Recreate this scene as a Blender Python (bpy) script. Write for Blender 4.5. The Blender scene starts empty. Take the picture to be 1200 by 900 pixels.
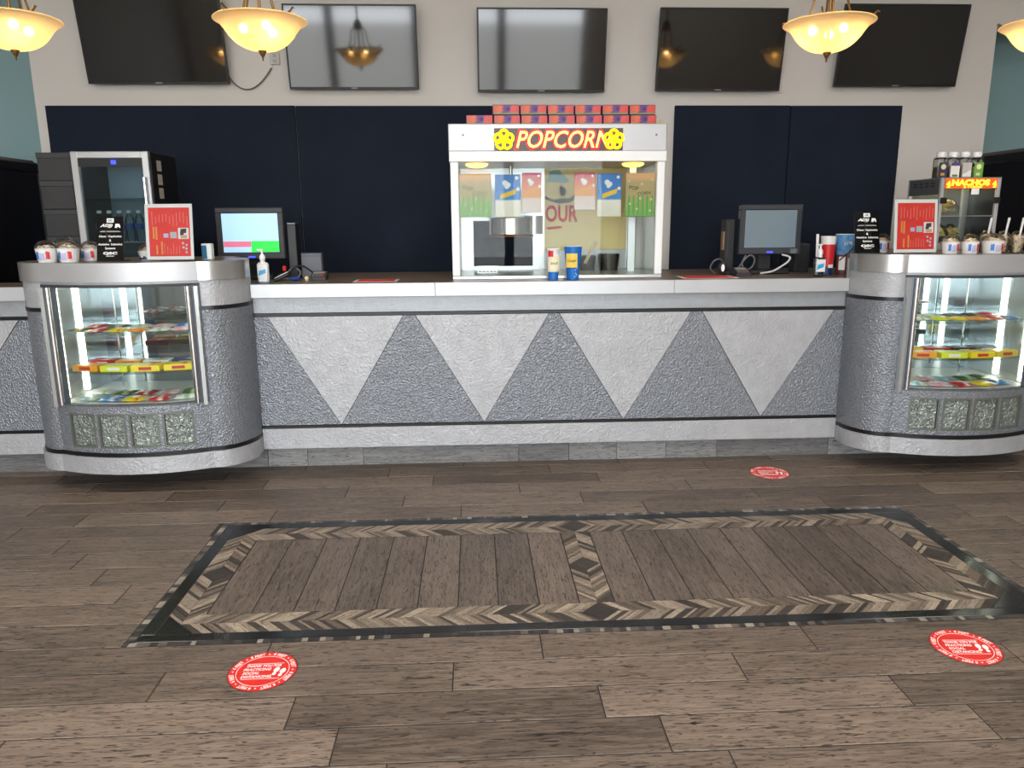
import bpy, math, random
from mathutils import Vector, Matrix
random.seed(7)
SC = bpy.context.scene
COL = SC.collection
PI = math.pi

def lin(r, g=None, b=None):
    if g is None: r, g, b = r
    f = lambda c: (c/255)/12.92 if c/255 <= .04045 else ((c/255+.055)/1.055)**2.4
    return (f(r), f(g), f(b), 1)

# ------------------------------------------------------------------ camera
cam = bpy.data.cameras.new('camera'); cam_o = bpy.data.objects.new('camera', cam); COL.objects.link(cam_o)
cam.sensor_width = 36; cam.lens = 888.3/1200*36; cam.clip_start = .05; cam.clip_end = 200
p, y, r = [math.radians(a) for a in (12.166, 2.735, .42)]
fw = Vector((math.sin(y)*math.cos(p), math.cos(y)*math.cos(p), -math.sin(p)))
rt = Vector((math.cos(y), -math.sin(y), 0)); dn = fw.cross(rt)
cx_, cy_ = math.cos(r)*rt+math.sin(r)*dn, -math.sin(r)*rt+math.cos(r)*dn
m = Matrix((cx_, -cy_, -fw)).transposed().to_4x4(); m.translation = (0, 0, 1.5)
cam_o.matrix_world = m
SC.camera = cam_o

# ------------------------------------------------------------------ world, exposure
w = bpy.data.worlds.new('sky'); SC.world = w; w.use_nodes = True
bg = w.node_tree.nodes['Background']
bg.inputs['Color'].default_value = (.92, .96, 1.0, 1); bg.inputs['Strength'].default_value = 10.0
vs = SC.view_settings
vs.view_transform = 'Standard'; vs.look = 'None'; vs.gamma = 1; vs.use_curve_mapping = False
vs.exposure = 0.0
SC.cycles.max_bounces = 10; SC.cycles.diffuse_bounces = 5; SC.cycles.glossy_bounces = 5
SC.cycles.transparent_max_bounces = 24; SC.cycles.sample_clamp_indirect = 6
SC.cycles.use_denoising = True
SC.cycles.caustics_reflective = False; SC.cycles.caustics_refractive = False
WINS = [(-4.3, -2.75), (-2.65, -1.1), (-1.0, .55), (.65, 2.2)]
YW0 = -3.6
def portal(name, loc, rot, sx, sy):
    l = bpy.data.lights.new(name, 'AREA'); l.shape = 'RECTANGLE'; l.size = sx; l.size_y = sy
    l.cycles.is_portal = True
    o = bpy.data.objects.new(name, l); COL.objects.link(o); o.location = loc; o.rotation_euler = rot
for a, b in WINS:
    portal('window_portal', ((a+b)/2, YW0-.02, 1.65), (math.radians(90), 0, 0), b-a, 3.1)

# ------------------------------------------------------------------ mesh helpers
ORG = {}
TONE = random.Random(3)          # per-piece tone, read by the wood materials
class MB:
    def __init__(s): s.v = []; s.f = []
    def add(s, vs, fs, mat=None):
        n = len(s.v)
        s.v += [tuple(mat @ Vector(v)) for v in vs] if mat is not None else [tuple(v) for v in vs]
        s.f += [tuple(i+n for i in f) for f in fs]; return s
    def box(s, x0, x1, y0, y1, z0, z1, c=0, mat=None):
        if c <= 0:
            vs = [(x, y, z) for z in (z0, z1) for y in (y0, y1) for x in (x0, x1)]
            fs = [(0,2,3,1),(4,5,7,6),(0,1,5,4),(2,6,7,3),(0,4,6,2),(1,3,7,5)]
            return s.add(vs, fs, mat)
        c = min(c, (x1-x0)*.49, (y1-y0)*.49, (z1-z0)*.49)
        X, Y, Z = (x0, x1), (y0, y1), (z0, z1)
        vs, idx = [], {}
        for i in (0,1):
            for j in (0,1):
                for k in (0,1):
                    sx, sy, sz = (c if i == 0 else -c), (c if j == 0 else -c), (c if k == 0 else -c)
                    idx[i,j,k,0] = len(vs); vs.append((X[i], Y[j]+sy, Z[k]+sz))
                    idx[i,j,k,1] = len(vs); vs.append((X[i]+sx, Y[j], Z[k]+sz))
                    idx[i,j,k,2] = len(vs); vs.append((X[i]+sx, Y[j]+sy, Z[k]))
        q = lambda *a: tuple(idx[t] for t in a)
        fs = []
        for i in (0,1): fs.append(q((i,0,0,0),(i,1,0,0),(i,1,1,0),(i,0,1,0)))
        for j in (0,1): fs.append(q((0,j,0,1),(1,j,0,1),(1,j,1,1),(0,j,1,1)))
        for k in (0,1): fs.append(q((0,0,k,2),(1,0,k,2),(1,1,k,2),(0,1,k,2)))
        for i in (0,1):
            for j in (0,1): fs.append(q((i,j,0,0),(i,j,0,1),(i,j,1,1),(i,j,1,0)))
            for k in (0,1): fs.append(q((i,0,k,0),(i,0,k,2),(i,1,k,2),(i,1,k,0)))
        for j in (0,1):
            for k in (0,1): fs.append(q((0,j,k,1),(0,j,k,2),(1,j,k,2),(1,j,k,1)))
        for i in (0,1):
            for j in (0,1):
                for k in (0,1): fs.append(q((i,j,k,0),(i,j,k,1),(i,j,k,2)))
        return s.add(vs, fs, mat)
    def prism(s, pts, axis, a, b, mat=None):
        """polygon pts (2D) extruded along axis from a to b"""
        def P(p, t): return {'z': (p[0], p[1], t), 'y': (p[0], t, p[1]), 'x': (t, p[0], p[1])}[axis]
        n = len(pts); vs = [P(p, a) for p in pts]+[P(p, b) for p in pts]
        fs = [tuple(range(n)), tuple(range(2*n-1, n-1, -1))]+[(i, (i+1) % n, n+(i+1) % n, n+i) for i in range(n)]
        return s.add(vs, fs, mat)
    def lathe(s, prof, n=24, cx=0, cy=0, mat=None, close=False):
        vs, fs = [], []
        for r_, z in prof:
            for i in range(n):
                a = 2*PI*i/n; vs.append((cx+r_*math.cos(a), cy+r_*math.sin(a), z))
        L = len(prof)
        for j in range(L-1 if not close else L):
            k = (j+1) % L
            for i in range(n):
                i2 = (i+1) % n; fs.append((j*n+i, j*n+i2, k*n+i2, k*n+i))
        if not close:
            if prof[0][0] > 1e-4: fs.append(tuple(range(n-1, -1, -1)))
            if prof[-1][0] > 1e-4: fs.append(tuple((L-1)*n+i for i in range(n)))
        return s.add(vs, fs, mat)
    def tube(s, pts, rad, n=8, mat=None):
        pts = [Vector(p) for p in pts]; vs, fs = [], []
        up = Vector((0, 0, 1)); prev = None
        for i, p_ in enumerate(pts):
            t = (pts[min(i+1, len(pts)-1)]-pts[max(i-1, 0)]).normalized()
            if prev is None:
                a = t.cross(up)
                if a.length < .05: a = t.cross(Vector((1, 0, 0)))
            else: a = prev-t*prev.dot(t)
            a.normalize(); prev = a; b = t.cross(a)
            rr = rad[i] if isinstance(rad, (list, tuple)) else rad
            for k in range(n):
                th = 2*PI*k/n; vs.append(p_+a*rr*math.cos(th)+b*rr*math.sin(th))
        for i in range(len(pts)-1):
            for k in range(n):
                k2 = (k+1) % n; fs.append((i*n+k, i*n+k2, (i+1)*n+k2, (i+1)*n+k))
        fs.append(tuple(range(n-1, -1, -1))); fs.append(tuple((len(pts)-1)*n+k for k in range(n)))
        return s.add(vs, fs, mat)
    def strip(s, path, z0, z1, th):
        """curved upright panel: plan path (x,y) with outward normal on the right-hand... thickness th inwards (+y side)"""
        n = len(path); inn = offset(path, th)
        vs = [(x, y, z) for z in (z0, z1) for x, y in path]+[(x, y, z) for z in (z0, z1) for x, y in inn]
        fs = []
        for i in range(n-1):
            fs += [(i, i+1, n+i+1, n+i), (2*n+i+1, 2*n+i, 3*n+i, 3*n+i+1), (i+1, i, 2*n+i, 2*n+i+1), (n+i, n+i+1, 3*n+i+1, 3*n+i)]
        fs += [(0, n, 3*n, 2*n), (n-1, 3*n-1, 4*n-1, 2*n-1)]
        return s.add(vs, fs)
    def ball(s, c, rx, ry=None, rz=None, n=12, mat=None):
        ry = ry or rx; rz = rz or rx; h = n//2
        prof = [(math.sin(PI*j/h), -math.cos(PI*j/h)) for j in range(h+1)]
        prof[0] = (1e-5, -1); prof[-1] = (1e-5, 1)
        m_ = Matrix.Translation(c) @ Matrix.Diagonal((rx, ry, rz, 1))
        return s.lathe(prof, n, 0, 0, mat @ m_ if mat is not None else m_)
    def build(s, name, mat, parent=None, smooth=False, org=None):
        me = bpy.data.meshes.new(name)
        o_ = Vector(org) if org is not None else (ORG[parent.name] if parent is not None else Vector((0, 0, 0)))
        me.from_pydata([(v[0]-o_[0], v[1]-o_[1], v[2]-o_[2]) for v in s.v], [], s.f)
        bm_fix(me)
        me.materials.append(mat)
        if smooth:
            me.shade_smooth()
            me.set_sharp_from_angle(angle=math.radians(38))
        ob = bpy.data.objects.new(name, me); COL.objects.link(ob); ob.color = (TONE.random(), 1, 1, 1)
        if parent is not None: ob.parent = parent; ORG[ob.name] = ORG[parent.name]
        else: ob.location = o_; ORG[ob.name] = o_.copy()
        return ob
import bmesh
def bm_fix(me):
    bm = bmesh.new(); bm.from_mesh(me); bmesh.ops.recalc_face_normals(bm, faces=bm.faces); bm.to_mesh(me); bm.free()
def offset(path, d):
    out = []
    for i, (x, y) in enumerate(path):
        a = path[max(i-1, 0)]; b = path[min(i+1, len(path)-1)]
        tx, ty = b[0]-a[0], b[1]-a[1]; l = math.hypot(tx, ty) or 1
        out.append((x-ty/l*d, y+tx/l*d))
    return out
def tag(o, label=None, cat=None, group=None, kind=None):
    if label: o['label'] = label
    if cat: o['category'] = cat
    if group: o['group'] = group
    if kind: o['kind'] = kind
    return o
def thing(name, label, cat, loc=(0, 0, 0), group=None, rotz=0):
    o = bpy.data.objects.new(name, None); COL.objects.link(o); o.empty_display_size = .05
    o.location = loc; o.rotation_euler = (0, 0, rotz)
    ORG[o.name] = Vector(loc) if not rotz else Vector((0, 0, 0))
    return tag(o, label, cat, group)
def local(o): ORG[o.name] = Vector((0, 0, 0)); return o     # children given in local coordinates
def copy_tree(o, parent=None):
    c = o.copy(); COL.objects.link(c); ORG[c.name] = ORG.get(o.name, Vector((0, 0, 0)))
    if parent is not None: c.parent = parent
    for ch in list(o.children): copy_tree(ch, c)
    return c
# text outlines as mesh data
_tc = {}
def text_geo(s, shear=0, off=0, ext=.02, spacing=1.0):
    k = (s, shear, off, ext, spacing)
    if k in _tc: return _tc[k]
    cu = bpy.data.curves.new('lettering', 'FONT'); cu.body = s; cu.size = 1; cu.align_x = 'CENTER'; cu.align_y = 'CENTER'
    cu.shear = shear; cu.offset = off; cu.extrude = ext; cu.resolution_u = 3; cu.space_character = spacing
    ob = bpy.data.objects.new('lettering', cu); COL.objects.link(ob)
    dg = bpy.context.evaluated_depsgraph_get(); me = bpy.data.meshes.new_from_object(ob.evaluated_get(dg))
    vs = [tuple(v.co) for v in me.vertices]; fs = [tuple(p_.vertices) for p_ in me.polygons]
    bpy.data.meshes.remove(me); bpy.data.objects.remove(ob); bpy.data.curves.remove(cu)
    xs = [v[0] for v in vs]; ys = [v[1] for v in vs]
    mx, my = (min(xs)+max(xs))/2, (min(ys)+max(ys))/2
    vs = [(v[0]-mx, v[1]-my, v[2]) for v in vs]
    _tc[k] = (vs, fs, max(xs)-min(xs), max(ys)-min(ys)); return _tc[k]
FACE = Matrix.Rotation(PI/2, 4, 'X')            # text plane -> upright, facing -Y
def add_text(mb, s, loc, width=None, height=None, rot=FACE, spin=0, thick=.0012, **kw):
    """fit the words into width (and height) at loc; spin turns them in their own plane"""
    vs, fs, w_, h_ = text_geo(s, **kw)
    sx = width/w_ if width else height/h_
    sy = height/h_ if height else sx
    m_ = Matrix.Translation(loc) @ rot @ Matrix.Rotation(spin, 4, 'Z') @ Matrix.Diagonal((sx, sy, thick/.04, 1))
    return mb.add(vs, fs, m_)

# ------------------------------------------------------------------ materials
MATS = {}
def mat(name, col, rough=.5, metal=0, spec=.5, bump=None, var=None, emit=None, estr=0, coat=0, coords='Object'):
    """bump=(kind, scale, strength, dist)   var=(scale, amount, detail)"""
    if name in MATS: return MATS[name]
    m_ = bpy.data.materials.new(name); m_.use_nodes = True; nt = m_.node_tree; N = nt.nodes; L = nt.links
    b = N['Principled BSDF']; c = lin(col)
    b.inputs['Base Color'].default_value = c; b.inputs['Roughness'].default_value = rough
    b.inputs['Metallic'].default_value = metal; b.inputs['Specular IOR Level'].default_value = spec
    if coat: b.inputs['Coat Weight'].default_value = coat; b.inputs['Coat Roughness'].default_value = .05
    if emit: b.inputs['Emission Color'].default_value = lin(emit); b.inputs['Emission Strength'].default_value = estr
    if bump or var:
        tc = N.new('ShaderNodeTexCoord')
        src = tc.outputs[coords]
    if var:
        nz = N.new('ShaderNodeTexNoise'); nz.inputs['Scale'].default_value = var[0]; nz.inputs['Detail'].default_value = var[2] if len(var) > 2 else 4
        L.new(src, nz.inputs['Vector'])
        mr = N.new('ShaderNodeMapRange'); mr.inputs['From Min'].default_value = .3; mr.inputs['From Max'].default_value = .7
        mr.inputs['To Min'].default_value = 1-var[1]; mr.inputs['To Max'].default_value = 1+var[1]
        L.new(nz.outputs['Fac'], mr.inputs['Value'])
        mx = N.new('ShaderNodeMix'); mx.data_type = 'RGBA'; mx.blend_type = 'MULTIPLY'; mx.inputs['Factor'].default_value = 1
        mx.inputs['A'].default_value = c
        L.new(mr.outputs['Result'], mx.inputs['B']); L.new(mx.outputs['Result'], b.inputs['Base Color'])
    if bump:
        kind, sc_, st, dist = bump
        if kind == 'voronoi':
            t = N.new('ShaderNodeTexVoronoi'); t.feature = 'SMOOTH_F1'; out = t.outputs['Distance']
        else:
            t = N.new('ShaderNodeTexNoise'); t.inputs['Detail'].default_value = 3; t.inputs['Distortion'].default_value = 1.2 if kind == 'swirl' else 0; out = t.outputs['Fac']
        t.inputs['Scale'].default_value = sc_; L.new(src, t.inputs['Vector'])
        bp = N.new('ShaderNodeBump'); bp.inputs['Strength'].default_value = st; bp.inputs['Distance'].default_value = dist
        L.new(out, bp.inputs['Height']); L.new(bp.outputs['Normal'], b.inputs['Normal'])
    MATS[name] = m_; return m_
def glass(name, tint=(248, 251, 250), refl=1.0, rough=.02):
    if name in MATS: return MATS[name]
    m_ = bpy.data.materials.new(name); m_.use_nodes = True; nt = m_.node_tree; N = nt.nodes; L = nt.links
    N.remove(N['Principled BSDF'])
    tr = N.new('ShaderNodeBsdfTransparent'); tr.inputs['Color'].default_value = lin(tint)
    gl = N.new('ShaderNodeBsdfGlossy'); gl.inputs['Roughness'].default_value = rough
    fr = N.new('ShaderNodeFresnel'); fr.inputs['IOR'].default_value = 1.45
    mu = N.new('ShaderNodeMath'); mu.operation = 'MULTIPLY'; mu.inputs[1].default_value = refl; mu.use_clamp = True
    mx = N.new('ShaderNodeMixShader'); L.new(fr.outputs[0], mu.inputs[0]); L.new(mu.outputs[0], mx.inputs[0])
    L.new(tr.outputs[0], mx.inputs[1]); L.new(gl.outputs[0], mx.inputs[2]); L.new(mx.outputs[0], N['Material Output'].inputs['Surface'])
    MATS[name] = m_; return m_
def emission(name, col, s):
    if name in MATS: return MATS[name]
    m_ = mat(name, col, .5, emit=col, estr=s); return m_
def ramp_print(name, stops, axis='X', rough=.4, const=False, noise=0, nscale=8):
    """flat print: colours run along one generated axis"""
    if name in MATS: return MATS[name]
    m_ = bpy.data.materials.new(name); m_.use_nodes = True; nt = m_.node_tree; N = nt.nodes; L = nt.links
    b = N['Principled BSDF']; b.inputs['Roughness'].default_value = rough
    tc = N.new('ShaderNodeTexCoord'); sp = N.new('ShaderNodeSeparateXYZ'); L.new(tc.outputs['Generated'], sp.inputs[0])
    val = sp.outputs[axis]
    if noise:
        nz = N.new('ShaderNodeTexNoise'); nz.inputs['Scale'].default_value = nscale; L.new(tc.outputs['Generated'], nz.inputs['Vector'])
        ma = N.new('ShaderNodeMath'); ma.operation = 'MULTIPLY_ADD'; ma.inputs[1].default_value = noise
        sb = N.new('ShaderNodeMath'); sb.operation = 'SUBTRACT'; sb.inputs[1].default_value = .5
        L.new(nz.outputs['Fac'], sb.inputs[0]); L.new(sb.outputs[0], ma.inputs[0]); L.new(val, ma.inputs[2]); val = ma.outputs[0]
    cr = N.new('ShaderNodeValToRGB'); cr.color_ramp.interpolation = 'CONSTANT' if const else 'LINEAR'
    e = cr.color_ramp.elements
    while len(e) < len(stops): e.new(.5)
    for i, (p_, c) in enumerate(stops): e[i].position = p_; e[i].color = lin(c)
    L.new(val, cr.inputs[0]); L.new(cr.outputs[0], b.inputs['Base Color'])
    MATS[name] = m_; return m_
def wood(name, dark, light, crack, rough=.45, scale=1.0, spread=1.0):
    """wood-look porcelain: grain along local X, tone and offset differ from piece to piece"""
    if name in MATS: return MATS[name]
    m_ = bpy.data.materials.new(name); m_.use_nodes = True; nt = m_.node_tree; N = nt.nodes; L = nt.links
    b = N['Principled BSDF']
    tc = N.new('ShaderNodeTexCoord'); oi = N.new('ShaderNodeObjectInfo')
    ml = N.new('ShaderNodeVectorMath'); ml.operation = 'SCALE'; ml.inputs['Scale'].default_value = 37
    cb = N.new('ShaderNodeCombineXYZ'); L.new(oi.outputs['Random'], cb.inputs[0]); L.new(oi.outputs['Random'], cb.inputs[1]); L.new(oi.outputs['Random'], cb.inputs[2])
    L.new(cb.outputs[0], ml.inputs[0])
    ad = N.new('ShaderNodeVectorMath'); L.new(tc.outputs['Object'], ad.inputs[0]); L.new(ml.outputs[0], ad.inputs[1])
    def grain(sx, sy, det, dis=0.0):
        mp = N.new('ShaderNodeMapping'); mp.inputs['Scale'].default_value = (sx*scale, sy*scale, sy*scale); L.new(ad.outputs[0], mp.inputs[0])
        nz = N.new('ShaderNodeTexNoise'); nz.inputs['Scale'].default_value = 1; nz.inputs['Detail'].default_value = det; nz.inputs['Distortion'].default_value = dis
        L.new(mp.outputs[0], nz.inputs['Vector']); return nz.outputs['Fac']
    g1 = grain(6, 80, 7, .6); g2 = grain(13, 110, 4, 2.0); g3 = grain(2.2, 5, 3)
    mx = N.new('ShaderNodeMix'); mx.data_type = 'RGBA'; mx.inputs['A'].default_value = lin(dark); mx.inputs['B'].default_value = lin(light)
    s1 = N.new('ShaderNodeMath'); s1.operation = 'MULTIPLY_ADD'; s1.inputs[1].default_value = .62*spread; s1.inputs[2].default_value = .0
    sc_ = N.new('ShaderNodeSeparateColor'); L.new(oi.outputs['Color'], sc_.inputs[0]); L.new(sc_.outputs[0], s1.inputs[0])
    s2 = N.new('ShaderNodeMath'); s2.operation = 'MULTIPLY_ADD'; s2.inputs[1].default_value = 1.25; L.new(g1, s2.inputs[0]); L.new(s1.outputs[0], s2.inputs[2])
    s3 = N.new('ShaderNodeMath'); s3.operation = 'MULTIPLY_ADD'; s3.inputs[1].default_value = .5; L.new(g3, s3.inputs[0]); L.new(s2.outputs[0], s3.inputs[2])
    s4 = N.new('ShaderNodeMath'); s4.operation = 'SUBTRACT'; s4.inputs[1].default_value = .68; s4.use_clamp = True; L.new(s3.outputs[0], s4.inputs[0])
    L.new(s4.outputs[0], mx.inputs['Factor'])
    cr = N.new('ShaderNodeValToRGB'); e = cr.color_ramp.elements; e[0].position = .36; e[0].color = (1, 1, 1, 1); e[1].position = .46; e[1].color = (0, 0, 0, 1)
    L.new(g2, cr.inputs[0])
    m2 = N.new('ShaderNodeMix'); m2.data_type = 'RGBA'; m2.inputs['B'].default_value = lin(crack); L.new(cr.outputs[0], m2.inputs['Factor']); L.new(mx.outputs['Result'], m2.inputs['A'])
    L.new(m2.outputs['Result'], b.inputs['Base Color'])
    rr = N.new('ShaderNodeMapRange'); rr.inputs['To Min'].default_value = rough-.08; rr.inputs['To Max'].default_value = rough+.12; L.new(g1, rr.inputs[0]); L.new(rr.outputs[0], b.inputs['Roughness'])
    bp = N.new('ShaderNodeBump'); bp.inputs['Strength'].default_value = .5; bp.inputs['Distance'].default_value = .003; L.new(g1, bp.inputs['Height']); L.new(bp.outputs[0], b.inputs['Normal'])
    MATS[name] = m_; return m_

M_wall = mat('painted_wall', (226, 221, 215), .85, bump=('noise', 300, .08, .002), var=(1.3, .02))
M_teal = mat('teal_wall', (150, 182, 184), .85, var=(1.1, .02))
M_ceil = mat('ceiling_paint', (190, 188, 184), .9)
M_navy = mat('navy_fabric', (37, 43, 56), .95, spec=.1, bump=('noise', 900, .5, .002), var=(3, .12))
M_steel = mat('brushed_steel', (205, 206, 206), .3, .85, bump=('noise', 60, .05, .001))
M_steel2 = mat('satin_aluminium', (190, 191, 193), .42, .5, var=(6, .03))
M_white = mat('white_enamel', (240, 241, 242), .35)
M_hammer = mat('hammered_grey_laminate', (134, 138, 144), .40, .45, bump=('voronoi', 125, 1.0, .006), var=(85, .24))
M_lightlam = mat('embossed_silver_laminate', (178, 179, 182), .5, .35, bump=('swirl', 38, .7, .007), var=(14, .07))
M_black = mat('black_trim', (18, 18, 20), .35)
M_blackpl = mat('black_plastic', (26, 26, 28), .45)
M_darkpl = mat('charcoal_plastic', (46, 47, 50), .5)
M_chrome = mat('polished_chrome', (215, 215, 218), .12, 1)
M_slate = mat('slate_metal', (96, 102, 112), .4, .6)
M_top = mat('brown_laminate', (112, 98, 86), .35, var=(9, .12))
M_glass = glass('clear_glass', refl=.30)
M_shelf = glass('shelf_glass', (240, 248, 245), refl=.6)
M_mirror = mat('mirror', (170, 180, 190), .03, 1)
M_brass = mat('aged_brass', (150, 116, 70), .35, .9)
M_floorwood = wood('wood_look_plank', (58, 49, 44), (150, 132, 117), (30, 25, 22), .42)
M_inlaywood = wood('wood_look_inlay_plank', (60, 51, 46), (138, 122, 109), (30, 25, 22), .42, 1.0)
M_toewood = wood('daylight_tinted_tile', (98, 97, 97), (158, 157, 155), (84, 82, 82), .5)  # floor's wood tile in a paler grey, daylight on it put into the colour
M_grout = mat('grout', (52, 46, 42), .85)
M_red = mat('red_vinyl', (232, 48, 40), .5)
M_paper = mat('white_paper', (238, 238, 236), .7)
M_ink = mat('black_ink', (20, 20, 20), .7)
M_whiteink = mat('white_ink', (245, 245, 243), .6)
# ================================================================== the room
XL, XR, YB, ZC = -5.4, 6.4, 6.3, 3.9
def struct(name, mb, m_, parent=None, org=None, smooth=False):
    o = mb.build(name, m_, parent, smooth, org)
    if parent is None: o['kind'] = 'structure'
    return o
M_side = mat('lobby_side_wall', (150, 147, 142), .85)
# sub-floor slab carries the planks
floor = struct('floor', MB().box(XL-.1, XR+.1, YW0-.1, 7.6, -.10, -.0016), M_grout, org=(0, 0, -.1))
floor['label'] = 'grey brown wood-look plank floor with dark joints'
ORG[floor.name] = Vector((0, 0, -.1))
struct('wall_back', MB().box(-3.338, 4.19, YB, YB+.85, -.012, ZC), M_wall, org=(.4, YB+.07, -.012))
struct('wall_back_left', MB().box(XL, -3.338, YB+.55, YB+.65, -.012, ZC), M_teal, org=(-4.3, YB+.6, -.012))
struct('wall_back_right', MB().box(4.19, XR, YB+.75, YB+.85, -.012, ZC), M_teal, org=(5.3, YB+.8, -.012))
struct('trim_1', MB().box(4.19, XR, YB, YB+.2, 2.99, ZC), M_wall, org=(5.3, YB+.1, 2.99))['label'] = 'painted header beam over the opening at right'
struct('wall_left', MB().box(XL-.1, XL, YW0-.1, 7.2, -.012, ZC), M_side, org=(XL-.05, 1.8, -.012))
struct('wall_right', MB().box(XR, XR+.1, YW0-.1, 7.2, -.012, ZC), M_side, org=(XR+.05, 1.8, -.012))
struct('ceiling', MB().box(XL-.1, XR+.1, YW0-.1, 7.3, ZC, ZC+.1), M_ceil, org=(.5, 1.8, ZC))
# storefront wall behind the viewer
mbw = MB()
xs_ = [XL]+[v for ab in WINS for v in ab]+[XR]
mbw.box(XL, WINS[0][0], YW0-.12, YW0, -.012, ZC); mbw.box(WINS[-1][1], XR, YW0-.12, YW0, -.012, ZC)
mbw.box(WINS[0][0], WINS[-1][1], YW0-.12, YW0, 3.2, ZC)
struct('wall_front', mbw, M_wall, org=(.5, YW0-.06, -.012))
M_mull = mat('dark_bronze_mullion', (40, 38, 36), .4, .5)
for i, (a, b) in enumerate(WINS):
    mb = MB()
    mb.box(a-.05, a+.03, YW0-.1, YW0-.02, -.012, 3.2); mb.box(b-.03, b+.05, YW0-.1, YW0-.02, -.012, 3.2)
    mb.box(a+.03, b-.03, YW0-.1, YW0-.02, -.012, .12); mb.box(a+.03, b-.03, YW0-.1, YW0-.02, 3.14, 3.2)
    mb.box(a+.03, b-.03, YW0-.1, YW0-.02, 2.25, 2.32)
    struct('window_%d' % (i+1), mb, M_mull, org=((a+b)/2, YW0-.06, -.012))
pv = struct('pavement', MB().box(-20, 20, -24, YW0-.13, -.12, -.05), mat('concrete_pavement', (168, 166, 160), .9), org=(0, -12, -.12))

# fill light panels added over the lobby, unseen, to brighten the back wall
for i, (x, y_) in enumerate([(x, y_) for y_ in (-2.0, .4, 2.4) for x in (-3.2, .5, 4.2)]):
    t = thing('added_fill_panel', 'added fill light panel over the lobby, out of view, %s of nine' % ['first', 'second', 'third', 'fourth', 'fifth', 'sixth', 'seventh', 'eighth', 'ninth'][i], 'fill light', (x, y_, ZC-.03), 'added lobby fill lights')
    MB().box(x-.62, x+.62, y_-.32, y_+.32, ZC-.03, ZC-.001).build('frame', M_white, t)
    MB().box(x-.59, x+.59, y_-.29, y_+.29, ZC-.034, ZC-.029).build('diffuser', emission('fill_panel_diffuser', (255, 250, 242), 17), t)
# ------------------------------------------------------------------ floor planks
ROW, LEN, Y00 = .1652, .981, 1.970
G = .0046
def plank_mesh(l, w_, m_):
    mb = MB(); c = .0016; h = .012
    a, b = l/2-G/2, w_/2-G/2
    vs = [(-a,-b,-h),(a,-b,-h),(a,b,-h),(-a,b,-h),(-a,-b,-c),(a,-b,-c),(a,b,-c),(-a,b,-c),(-a+c,-b+c,0),(a-c,-b+c,0),(a-c,b-c,0),(-a+c,b-c,0)]
    fs = []
    for i in range(4):
        j = (i+1) % 4; fs += [(i, j, 4+j, 4+i), (4+i, 4+j, 8+j, 8+i)]
    fs.append((8, 9, 10, 11))
    me = bpy.data.meshes.new('plank'); me.from_pydata(vs, [], fs); me.materials.append(m_); return me
_pm = {}
def put_plank(parent, x0, x1, yc, w_, m_, rotz=0, z=0.0):
    l = round(x1-x0, 3)
    if l < .03: return
    k = (l, w_, m_.name)
    if k not in _pm: _pm[k] = plank_mesh(l, w_, m_)
    o = bpy.data.objects.new('plank', _pm[k]); COL.objects.link(o); o.parent = parent
    o.color = (TONE.uniform(.15, .8), 1, 1, 1)
    o.location = Vector(((x0+x1)/2, yc, z))-ORG[parent.name]; o.rotation_euler = (0, 0, rotz); return o
PHL = {-6:.12,-5:.80,-4:.30,-3:.05,-2:.26,-1:.709,0:.546,1:.381,2:.885,3:.218,4:-2.20,5:-1.95,6:-1.476,7:-1.650,8:-1.818,9:-1.982,10:-2.300,11:.889,12:.571,13:.235,14:.716,15:.440,16:.891}
PHR = {4:2.90,5:2.55,6:2.368,7:2.86,8:2.62,9:2.708,10:2.532}
RX0, RX1, RY0, RY1 = -1.301, 2.246, 2.548, 3.704
# planks whose tone stands out in the photograph: (row, right end) -> tone
SEEN = {(1, -.60): .95, (0, -.435): .9, (-1, -.272): .75, (0, .546): .2, (1, .381): .22, (-1, .709): .55, (2, -.096): .5, (2, .885): .75, (1, 1.362): .8, (0, 1.527): .85, (3, .218): .6, (3, 1.199): .5,
        (3, -.763): .35, (2, -1.077): .35, (10, -1.301): .35, (8, -1.818): .4, (8, -1.301): .65, (9, -1.301): .45, (7, -1.301): .55, (6, -1.301): .6, (11, -1.073): .75, (12, .571): .75, (11, -.092): .4, (16, -.09): .1, (16, -1.071): .05, (15, -1.522): .1, (15, -.541): .2}
def lay(row, x0, x1, ph):
    n = math.floor((x0-ph)/LEN); a = ph+n*LEN; yc = Y00+ROW*row
    while a < x1-.01:
        b = a+LEN; e = min(b, x1); o = put_plank(floor, max(a, x0), e, yc, ROW, M_floorwood); a = b
        for (k_, xe), tn in SEEN.items():
            if o and k_ == row and abs(xe-e) < .02: o.color = (tn, 1, 1, 1)
for k in range(-6, 17):
    if 4 <= k <= 10:
        lay(k, -4.3, RX0, PHL[k]); lay(k, RX1, 4.9, PHR[k])
    else: lay(k, -4.3 if k > 6 else -3.2, 4.9 if k > 6 else 3.6, PHL[k])
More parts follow.
